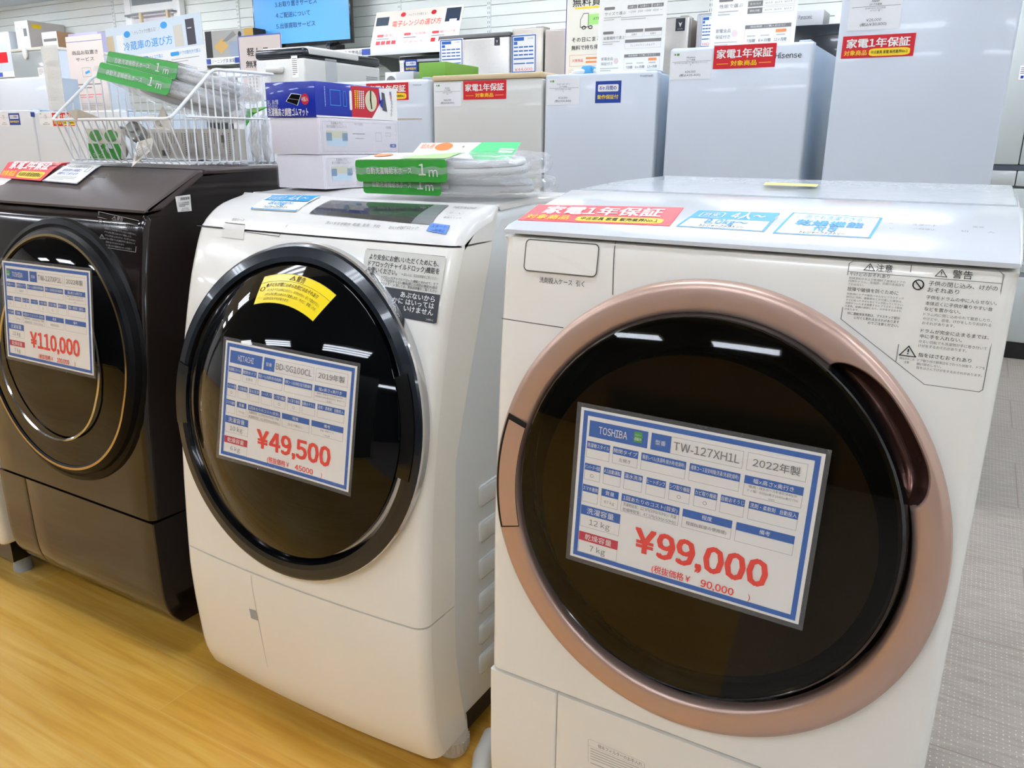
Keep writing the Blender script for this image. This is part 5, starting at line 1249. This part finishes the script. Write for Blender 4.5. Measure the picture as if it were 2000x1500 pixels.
g = G(); g.box(X1+.0005, X1+.0035, Y0+.16, Y0+.25, z0+.01, z1-.05, TAPE); g.build('packing_tape', t)
# small stock on the fridge behind the blue box
zE = ez
Gb = at(818, 130, y=2.12); Ge = at(870, 130, y=2.12)
g = G(); g.box(Gb.x, min(Ge.x, ex1-.005), 2.12, 2.39, zE+.0065, at(870, 120, y=2.12).z, mat('box_apple_green', '6f9f35', .5), .002); tag(g.build('cardboard_box'), 'apple green box standing left of the cream-topped fridge', 'box')
sb0, sb1 = at(752, 150, y=2.14), at(812, 150, y=2.14)
t = thing('speaker_box', ((sb0.x+sb1.x)/2, 2.2, zE+.0065), 'grey and white box with a round picture next to the green box', 'box')
zs = at(780, 140, y=2.14).z; g = G(); g.box(sb0.x, sb1.x-.012, 2.14, 2.37, zE+.0065, zs, mat('box_pale_grey', 'c9c8c6', .5), .002)
S = Sheet(g, plane((sb0.x, 2.14, zE+.0065), X, Z)); S.rect(.001, .001, .065, zs-zE-.008, WHT, 1); S.ell(.035, .012, .026, .02, GREY, 2); g.build('carton', t)
O, w, h = on_front(790, 117, 815, 140, 2.16); six = six_months((791, 117, 815, 141), 2.16, 'blue six month card standing on the grey and white box'); six.location.z += .001
slab('price_tag', on_front(781, 119, 790, 141, 2.16)[0]+Vector((0, 0, .001)), X, Z, .022, on_front(781, 119, 790, 141, 2.16)[2], PAPER, lambda S, w, h: S.bars(w*.2, h*.1, w*.8, h*.8, 4, LGREY), .001, 'narrow white tag left of the blue card on the grey box', 'price tag')
# ---------------------------------------------------------------- wall display
ys = 4.5; zS = at(730, 96, y=ys).z
SLAT = mat('slat_white', 'eaece4', .5)
g = G(); zz = .9
while zz < CEIL-.02:
    g.box(XL+.02, 2.2, BACK-.022, BACK-.002, zz, min(zz+.079, CEIL), SLAT, .0); zz += .083
struct('wall_back_panel', g)
g = G(); g.box(XL+.02, 2.2, BACK-.006, BACK-.0015, .9, CEIL-.001, mat('slat_groove', '8d9189', .8)); struct('wall_back_grooves', g)
for k, x in enumerate((-7.87, -5.96, -4.0, -3.1, -1.28)):
    g = G(); g.box(x-.018, x+.018, BACK-.03, BACK-.021, .5, CEIL-.01, SLAT)
    z = 1.6
    while z < CEIL-.05: g.box(x-.011, x-.005, BACK-.0306, BACK-.0298, z, z+.018, GREYP); g.box(x+.005, x+.011, BACK-.0306, BACK-.0298, z, z+.018, GREYP); z += .035
    struct('trim_%d' % (k+1), g)
shelf_label = 'long white wall shelf with a price strip carrying the television'
xs0, xs1 = XL+.6, at(905, 90, y=ys).x
t = thing('wall_shelf', ((xs0+xs1)/2, 4.74, zS), shelf_label, 'shelf')
G().box(xs0, xs1, ys, BACK-.031, zS-.03, zS, SLAT, .003).build('shelf_board', t)
g = G(); g.box(xs0, xs1, ys-.006, ys-.001, zS-.05, zS+.012, WHT, .002); S = Sheet(g, plane((0, ys-.006, zS-.05), X, Z), .0006)
for u in (-5, 405, 465, 716): p = at(u, 100, y=ys); S.rect(p.x-.045, .008, p.x+.045, .055, MATS['print_indigo'] if 'print_indigo' in MATS else NAVY)
for u0 in (422, 650): p = at(u0, 100, y=ys); S.text('クリーニング済 家電商品', p.x-.1, .031, .036, INK, 'l', w=.42)
g.build('price_strip', t)
for x in (-7.87, -5.96, -4.0, -2.75):
    g = G(); g.prism([(0, 0), (.43, 0), (.43, -.03), (.2, -.08), (0, -.17)], lambda a, b: Vector((x-.004, BACK-.033-a, zS-.031+b)), lambda a, b: Vector((x+.004, BACK-.033-a, zS-.031+b)), mat('bracket_grey', '9da19c', .5)); g.build('bracket', t)
zL = 1.36
t = thing('wall_shelf', ((xs0+xs1)/2, 4.7, zL), 'lower wall shelf under the television shelf, holding a black microwave', 'shelf')
G().box(xs0, xs1, ys-.08, BACK-.031, zL-.03, zL, mat('shelf_grey', 'a9aca6', .5), .003).build('shelf_board', t)
for x in (-7.87, -5.96, -4.0, -2.75):
    g = G(); g.prism([(0, 0), (.5, 0), (.5, -.03), (.2, -.08), (0, -.17)], lambda a, b: Vector((x-.004, BACK-.033-a, zL-.031+b)), lambda a, b: Vector((x+.004, BACK-.033-a, zL-.031+b)), MATS['bracket_grey']); g.build('bracket', t)
# television
T0, T1 = at(499, 92, y=4.72), at(687, 88, y=4.72)
tvx0, tvx1, tvz = T0.x, T1.x, (T0.z+T1.z)/2
t = thing('television', ((tvx0+tvx1)/2, 4.74, zS), 'television showing a blue list screen on the wall shelf', 'television')
th_ = min((tvx1-tvx0)*.58, CEIL-.03-tvz)
G().box(tvx0, tvx1, 4.72, 4.76, tvz, tvz+th_, BLACK, .004).build('bezel', t)
SCREEN = mat('screen_blue', '4a8fc4', .3, emit=.24)
SCT = mat('screen_text', '16304c', .5)
g = G(); S = Sheet(g, plane((0, 4.72, 0), X, Z), .0012); S.rect(tvx0+.012, tvz+.03, tvx1-.012, tvz+th_-.012, SCREEN, 1)
for s, u0, u1, v in (('2.買取サービスについて', 538, 622, -12), ('3.お取り置きサービス', 537, 619, 10), ('4.ご配送について', 539, 606, 31), ('5.出張買取サービス', 540, 616, 52)):
    a, b = at(u0, v, y=4.72), at(u1, v-6, y=4.72); S.text(s, a.x, a.z, .048, SCT, 'l', w=b.x-a.x, l=2, bold=.012)
g.build('screen', t)
for x in (tvx0+.2, tvx1-.2): G().box(x-.02, x+.02, 4.64, 4.84, zS+.001, tvz+.005, BLACK, .004).build('foot', t)
# microwave board, leaning back on the shelf
def p_micro(S, w, h):
    S.rect(0, h*.42, w, h, mat('print_peach', 'efe0cf', .6), 1); S.rect(w*.02, h*.62, w*.17, h*.85, mat('print_dark_slate', '253447', .5), 2); S.rect(w*.82, h*.6, w*.98, h*.95, MATS['print_dark_slate'], 2); S.rect(w*.87, h*.60, w*.95, h*.66, WHT, 3)
    S.ell(w*.33, h*.88, w*.03, h*.06, RED, 2); S.ell(w*.68, h*.88, w*.03, h*.06, RED, 2); S.text('＼トレファクが教える！／', w*.505, h*.86, h*.08, GREY, w=w*.28); S.text('電子レンジの選び方', w*.5, h*.64, h*.17, PRICE, w=w*.56, bold=.01)
    for k, s in enumerate(('容量で選ぶ', 'センサー方式で選ぶ', '機能やタイプで選ぶ')):
        x = w*(.06+.32*k); S.rrect(x, h*.31, x+w*.08, h*.38, h*.03, CORAL, 2); S.text(s, x+w*.09, h*.345, h*.07, PRICE, 'l', w=w*(.1, .17, .18)[k]); S.bars(x, h*.23, x+w*.24, h*.28, 1, GREY, 1, .4)
        for j in range(4):
            if k == 1: S.text('1000', x+w*(.03+.06*j), h*.14, h*.06, CORAL, maxw=w*.04)
            elif k == 0 or j < 3: S.rect(x+w*(.0+.062*j*(1 if k == 0 else 1.4)), h*.1, x+w*(.05+.062*j*(1 if k == 0 else 1.4)), h*.2, RED, 2)
O, w, h = on_front(705, 14, 874, 89, 4.42)
slab('poster', (O.x, ys+.02, zS+.003), X, (.0, .34, .94), w*1.02, h*1.12, WHT, p_micro, .004, 'peach and white poster about choosing microwaves on the wall shelf', 'poster')
# refrigerator guide board on its pole
def p_cold(S, w, h):
    S.rect(0, h*.45, w, h, mat('print_ice', 'd7e3ea', .6), 1); S.rect(0, h*.45, w*.08, h*.86, CREAM, 2); S.rect(w*.11, h*.5, w*.19, h*.85, WHT, 2); S.rect(w*.72, h*.48, w*.81, h*.85, mat('print_beige', 'd8d2c2', .6), 2); S.rect(w*.845, h*.48, w*.93, h*.92, mat('print_charcoal', '4b4750', .6), 2); S.rect(w*.86, h*.76, w*.9, h*.775, WHT, 3)
    S.ell(w*.235, h*.84, w*.035, h*.06, SKY, 2); S.ell(w*.63, h*.89, w*.035, h*.06, SKY, 2); S.text('＼トレファクが教える！／', w*.44, h*.845, h*.08, GREY, w=w*.3); S.text('冷蔵庫の選び方', w*.44, h*.62, h*.17, SKY, w=w*.52, bold=.01)
    for k, s in enumerate(('設置場所の確認', 'サイズで選ぶ', 'ドアの開き方で選ぶ')):
        x = w*(.02+.32*k); S.rrect(x, h*.33, x+w*.09, h*.40, h*.03, SKY, 2); S.text(s, x+w*.1, h*.365, h*.075, SKY, 'l', w=w*(.17, .14, .2)[k]); S.bars(x, h*.2, x+w*.28, h*.29, 2, LGREY, 1, .35); S.text('120cm', x+w*.05, h*.1, h*.06, SKY); S.text('140cm', x+w*.17, h*.1, h*.06, SKY)
P = [at(203, 58, y=3.3), at(386, 24, y=3.3), at(406, 127, y=3.3), at(221, 162, y=3.3)]
U = (P[1]-P[0]).normalized(); V = (P[1]-P[2]); V = (V-U*V.dot(U)).normalized(); w = ((P[1]-P[0]).length+(P[2]-P[3]).length)/2; h = (P[0]-P[3]).length
t = thing('poster_stand', (at(372, 140, y=3.34).x, 3.34, 0), 'pale blue refrigerator guide board tilted on a white pole', 'poster')
slab('guide_board', P[3], U, V, w, h, WHT, p_cold, .004, parent=t)
px = at(372, 140, y=3.34).x; G().tube([(px, 3.325, .02), (px, 3.325, P[3].z+h*.6)], .012, WHT, 10).build('pole', t); G().lathe([(.16, .0), (.16, .015), (.03, .03), (.014, .04)], Matrix.Translation((px, 3.325, 0)), WHT, 28).build('base', t)
# service posters
def p_keep(S, w, h):
    S.rect(0, h*.93, w, h*.935, NAVY); S.text('商品お取置き', w*.5, h*.80, h*.055, INK, w=w*.72); S.text('サービス', w*.48, h*.72, h*.055, INK, w=w*.5); S.frame(w*.36, h*.51, w*.6, h*.62, .002, GREY); S.poly([(w*.44, h*.54), (w*.57, h*.56), (w*.57, h*.59), (w*.44, h*.57)], SKY, 2)
    S.bars(w*.15, h*.36, w*.85, h*.44, 2, GREY, 1, .35); S.bars(w*.15, h*.25, w*.85, h*.31, 2, CORAL, 1, .25); S.bars(w*.15, h*.12, w*.8, h*.2, 3, LGREY, 1, .3)
O, w, h = on_front(138, 68, 208, 232, 2.64)
slab('poster', O, X, Z, w, h, PINKP, p_keep, .003, 'cream pink reservation service poster behind the left end of the basket', 'poster')
tBk, _, _, _, _ = fridge(160, 245, 232, 2.62, .4, WHITE, 'low white fridge under the reservation service poster', ztop=O.z-.002, hinge=False)
def p_ltruck(S, w, h):
    S.frame(0, 0, w, h, w*.02, mat('print_violet', '6a6cb0', .5)); S.text('軽トラ', w*.45, h*.78, h*.12, INK, w=w*.5, bold=.02); S.text('無料貸出', w*.5, h*.62, h*.1, INK, w=w*.7, bold=.02); S.bars(w*.2, h*.2, w*.8, h*.45, 5, LGREY)
O, w, h = on_front(469, 67, 553, 205, 3.25)
slab('poster', (O.x, 3.25, 1.367), X, Z, w, O.z+h-1.367, PINKP, p_ltruck, .003, 'beige poster with violet edge behind the portable cool box', 'poster')
tL2, _, _, _, _ = fridge(452, 580, 205, 3.2, .5, WHITE, 'white fridge under the beige violet-edged poster', ztop=1.366, hinge=False)
t = thing('acrylic_stand', at(105, 200, y=2.2), 'clear acrylic stand with faded sheets standing beside the grey-doored fridge', 'display stand')
O, w, h = on_front(88, 88, 120, 215, 2.12); CA = film('acrylic_haze', 'e6e4dc', .6, .15); slab('acrylic_sheet', O, X, Z, w, h, CA, None, .003, parent=t)
slab('inserted_sheet', O+Vector((w*.1, .002, h*.05)), X, Z, w*.8, h*.85, PAPER, lambda S, w, h: (S.bars(w*.1, h*.1, w*.9, h*.35, 5, LGREY), S.rect(w*.1, h*.5, w*.9, h*.66, mat('print_sand', 'd9d3bd', .6)), S.rect(w*.1, h*.75, w*.9, h*.85, LGREY)), .001, parent=t)
# stock on the wall shelf
def shelf_box(name, u0, u1, vt, y, d, m, label, prn=None, side=None, base=None, cat='box', r=.002, group=None, maxd=True):
    a, b = at(u0, vt, y=y), at(u1, vt, y=y); z0 = (zS if base is None else base)+.001; g = G()
    zt = max((a.z+b.z)/2, z0+.05); g.box(a.x, b.x, y, min(y+d, BACK-.035), z0, zt, m, r)
    if prn: prn(Sheet(g, plane((a.x, y, z0), X, Z), .0008), b.x-a.x, zt-z0)
    if side: side(Sheet(g, plane((b.x, y, z0), (0, 1, 0), Z), .0008), min(d, BACK-.035-y), zt-z0)
    return tag(g.build(name), label, cat, group)
SG = 'boxed goods on the wall shelf'
def p_toast(S, w, h):
    S.rect(0, 0, w*.14, h, INK); S.rect(w*.14, 0, w*.82, h, mat('print_stone', 'a19d94', .6)); S.rect(w*.82, 0, w, h, mat('print_ochre', 'b08a3c', .6)); S.poly([(w*.18, h*.45), (w*.36, h*.75), (w*.48, h*.45), (w*.32, h*.2)], mat('print_toast', 'c9a05a', .6), 2); S.rect(w*.5, h*.08, w*.8, h*.6, mat('print_steel', '8b95a3', .6), 2); S.poly([(w*.36, h*.62), (w*.6, h*.95), (w*.66, h*.8), (w*.45, h*.6)], GREY, 3); S.ell(w*.73, h*.82, w*.035, h*.1, INK, 3)
shelf_box('appliance_box', 399, 494, 58, 4.55, .15, INK, 'dark box with a picture of toasted sandwiches left of the television', p_toast, group=SG)
shelf_box('appliance_box', 27, 53, 41, 4.55, .42, mat('box_ice_white', 'dfe6ee', .45), 'tall pale box with small photos on the shelf in the left corner', lambda S, w, h: (S.ell(w*.4, h*.25, w*.3, h*.25, WHT), S.rect(w*.6, h*.7, w*.85, h*.85, GREY), S.text('サーキュレーター', w*.35, h*.85, h*.09, GREY, w=w*.5)), lambda S, w, h: (S.rect(0, 0, w, h, mat('box_greige', 'c6bfba', .6), 1), S.rect(w*.1, h*.86, w*.35, h*.94, YELLOW, 2), S.rect(w*.72, h*.62, w*.92, h*.85, GREY, 2), S.rect(w*.4, h*.15, w*.6, h*.35, mat('print_dusty_red', 'c98b80', .6), 2)), group=SG)
shelf_box('appliance_box', 80, 110, 62, 4.53, .38, WHT, 'low white box with brown flank on the shelf behind the service poster', lambda S, w, h: (S.rect(w*.1, h*.75, w*.95, h*.82, GREY), S.rect(w*.35, h*.2, w*.6, h*.35, GREY)), lambda S, w, h: S.rect(0, 0, w, h, mat('box_brown', 'b08a68', .7), 1), group=SG)
shelf_box('appliance_box', 132, 190, 64, 4.55, .35, mat('box_lilac', 'b9b4d2', .5), 'lilac topped box showing above the reservation service poster', group=SG)
shelf_box('rice_cooker', -40, 15, 62, 4.55, .3, mat('cooker_silver', 'c5c8cb', .35), 'pale silver appliance with a red badge at the picture edge', lambda S, w, h: S.rect(w*.5, h*.25, w*.85, h*.5, RED), cat='appliance', r=.04)
a = at(2, 148, y=4.5); g = G(); g.lathe([(.16, 0), (.17, .05), (.172, .14), (.16, .19), (.12, .22), (.03, .235)], Matrix.Translation((a.x+.0, 4.68, zL+.001)), mat('cooker_red', 'b01e25', .2, coat=.6), 32)
t = thing('pressure_cooker', (a.x, 4.68, zL), 'glossy red round cooker on the lower shelf at the left edge', 'cooker'); g.build('pot', t)
g = G(); g.box(a.x+.168, a.x+.26, 4.64, 4.72, zL+.08, zL+.12, BLACK, .01); g.build('handle', t)
shelf_box('microwave', 779, 868, 108, 4.46, .42, BLACK, 'black microwave on the lower shelf, above the green box', lambda S, w, h: (S.rect(0, h*.9, w, h*.94, GREYP), S.frame(w*.04, h*.1, w*.75, h*.82, .004, SEAMD)), base=zL, cat='microwave', r=.006)
shelf_box('rice_cooker', 420, 470, 133, 4.5, .35, mat('cooker_white', 'dcdcd8', .35), 'white appliance on the lower shelf behind the raised basket rail', lambda S, w, h: S.rrect(w*.15, h*.15, w*.85, h*.85, .02, GREY), base=zL, cat='appliance', r=.02)
# right of the second info board: a narrow shelf with a dark oven and a grey radio box
t = thing('wall_shelf', (at(1600, 90, y=4.4).x, 4.7, 1.36), 'short wall shelf with the dark oven, right of the second info board', 'shelf')
oz = at(1600, 86, y=4.45).z-.27; a = at(1540, 60, y=4.45); b = at(1720, 60, y=4.45)
G().box(a.x-.1, b.x+.05, 4.42, BACK-.031, oz-.03, oz, SLAT, .003).build('shelf_board', t); G().prism([(0, 0), (.5, 0), (.5, -.03), (0, -.17)], lambda x, y: Vector((a.x+.1, BACK-.033-x, oz-.031+y)), lambda x, y: Vector((a.x+.108, BACK-.033-x, oz-.031+y)), MATS['bracket_grey']).build('bracket', t)
oo = shelf_box('oven', 1548, 1700, 46, 4.45, .45, SLATE, 'dark blue-black oven between the second info board and the tallest fridge', lambda S, w, h: (S.frame(w*.3, h*.35, w*.95, h*.85, .006, SEAMD), S.rect(0, h*.3, w, h*.31, SEAMD)), base=oz, cat='oven', r=.006)
zo = at(1600, 46, y=4.45).z
shelf_box('appliance_box', 1556, 1610, 20, 4.5, .2, mat('box_mid_grey', 'b4b5b5', .45), 'grey box with dark lettering on top of the dark oven', lambda S, w, h: S.text('Panasonic', w*.35, h*.55, .03, INK, w=w*.5), base=zo)
shelf_box('appliance_box', 1632, 1700, 22, 4.5, .2, WHT, 'white box edge on the dark oven beside the tallest fridge', base=zo)
# white frame with a rail hung on the slats
fx0, fx1 = at(250, 40, y=4.93).x, at(358, 40, y=4.93).x
t = thing('hanging_frame', ((fx0+fx1)/2, 4.93, 1.9), 'white display frame with a chrome rail hung on the slatted wall', 'frame')
zb = at(300, 75, y=4.93).z
for x in (fx0, fx1-.1): G().box(x, x+.1, 4.90, 4.965, zb, CEIL-.02, WHT, .004).build('upright', t)
z1_ = at(300, 14, y=4.93).z; G().box(fx0+.1, fx1-.1, 4.905, 4.96, z1_-.04, z1_+.03, WHT, .004).build('crossbar', t)
G().box(fx0+.1, fx1-.1, 4.93, 4.96, z1_+.032, CEIL-.03, mat('frame_window', '8b9293', .2)).build('window', t)
G().box(fx0+.1, fx1-.1, 4.94, 4.965, zb, z1_-.042, PALE).build('panel', t)
zr_ = at(300, 26, y=4.88).z; G().tube([(fx0+.05, 4.90, zr_), (fx0+.06, 4.86, zr_), (fx1-.06, 4.86, zr_), (fx1-.05, 4.90, zr_)], .010, CHROME, 10).build('rail', t)
for u in (275, 328):
    x = at(u, 28, y=4.86).x; G().box(x-.018, x+.018, 4.845, 4.875, zr_-.09, zr_+.014, CREAM, .004).build('clip', t)
# big fridge at the right
bxL, bxR = .50, 1.35
t = thing('refrigerator', ((bxL+bxR)/2, 4.6, 0), 'large pale grey fridge at the right picture edge behind the tallest fridge', 'refrigerator')
PG = mat('pale_grey_green', 'c6cbc7', .3, coat=.2)
zh = at(1985, 326, y=4.3).z; zm = at(1990, 366, y=4.3).z; zl2 = at(1990, 537, y=4.3).z; zbm = at(1980, 672, y=4.3).z
G().box(bxL+.01, bxR-.01, 4.35, 4.94, .03, 1.92, PG, .006).build('cabinet', t)
for x0_, x1_ in ((bxL, at(1985, 345, y=4.3).x-.002), (at(1985, 345, y=4.3).x+.002, bxR)):
    G().box(x0_, x1_, 4.3, 4.345, zh+.01, 1.93, PG, .008, 2).build('upper_door', t); G().box(x0_, x1_, 4.3, 4.345, zm+.006, zh-.02, PG, .006, 2).build('ice_drawer', t)
G().box(bxL+.03, bxR, 4.302, 4.345, zh-.018, zh+.008, mat('handle_slate', '4f5660', .4)).build('handle', t)
G().box(bxL, bxR, 4.3, 4.345, zl2+.012, zm-.006, PG, .008, 2).build('drawer', t); G().box(bxL, bxR, 4.3, 4.345, zbm+.01, zl2-.012, PG, .008, 2).build('drawer', t)
G().box(bxL, bxR, 4.31, 4.345, zl2-.010, zl2+.010, GREYP).build('drawer_grip', t); G().box(bxL+.01, bxR, 4.32, 4.35, .0, zbm+.006, BLACK).build('plinth', t)
O, w, h = on_front(1991, 128, 2010, 156, 4.3); slab('price_tag', O-Vector((0, .001, 0)), X, Z, w, h, PAPER, lambda S, w, h: (S.bars(w*.1, h*.4, w*.9, h*.9, 4, GREY), S.rect(w*.2, h*.1, w*.5, h*.3, NAVY)), .001, 'pale tag at the right picture edge on the large grey fridge', 'price tag')
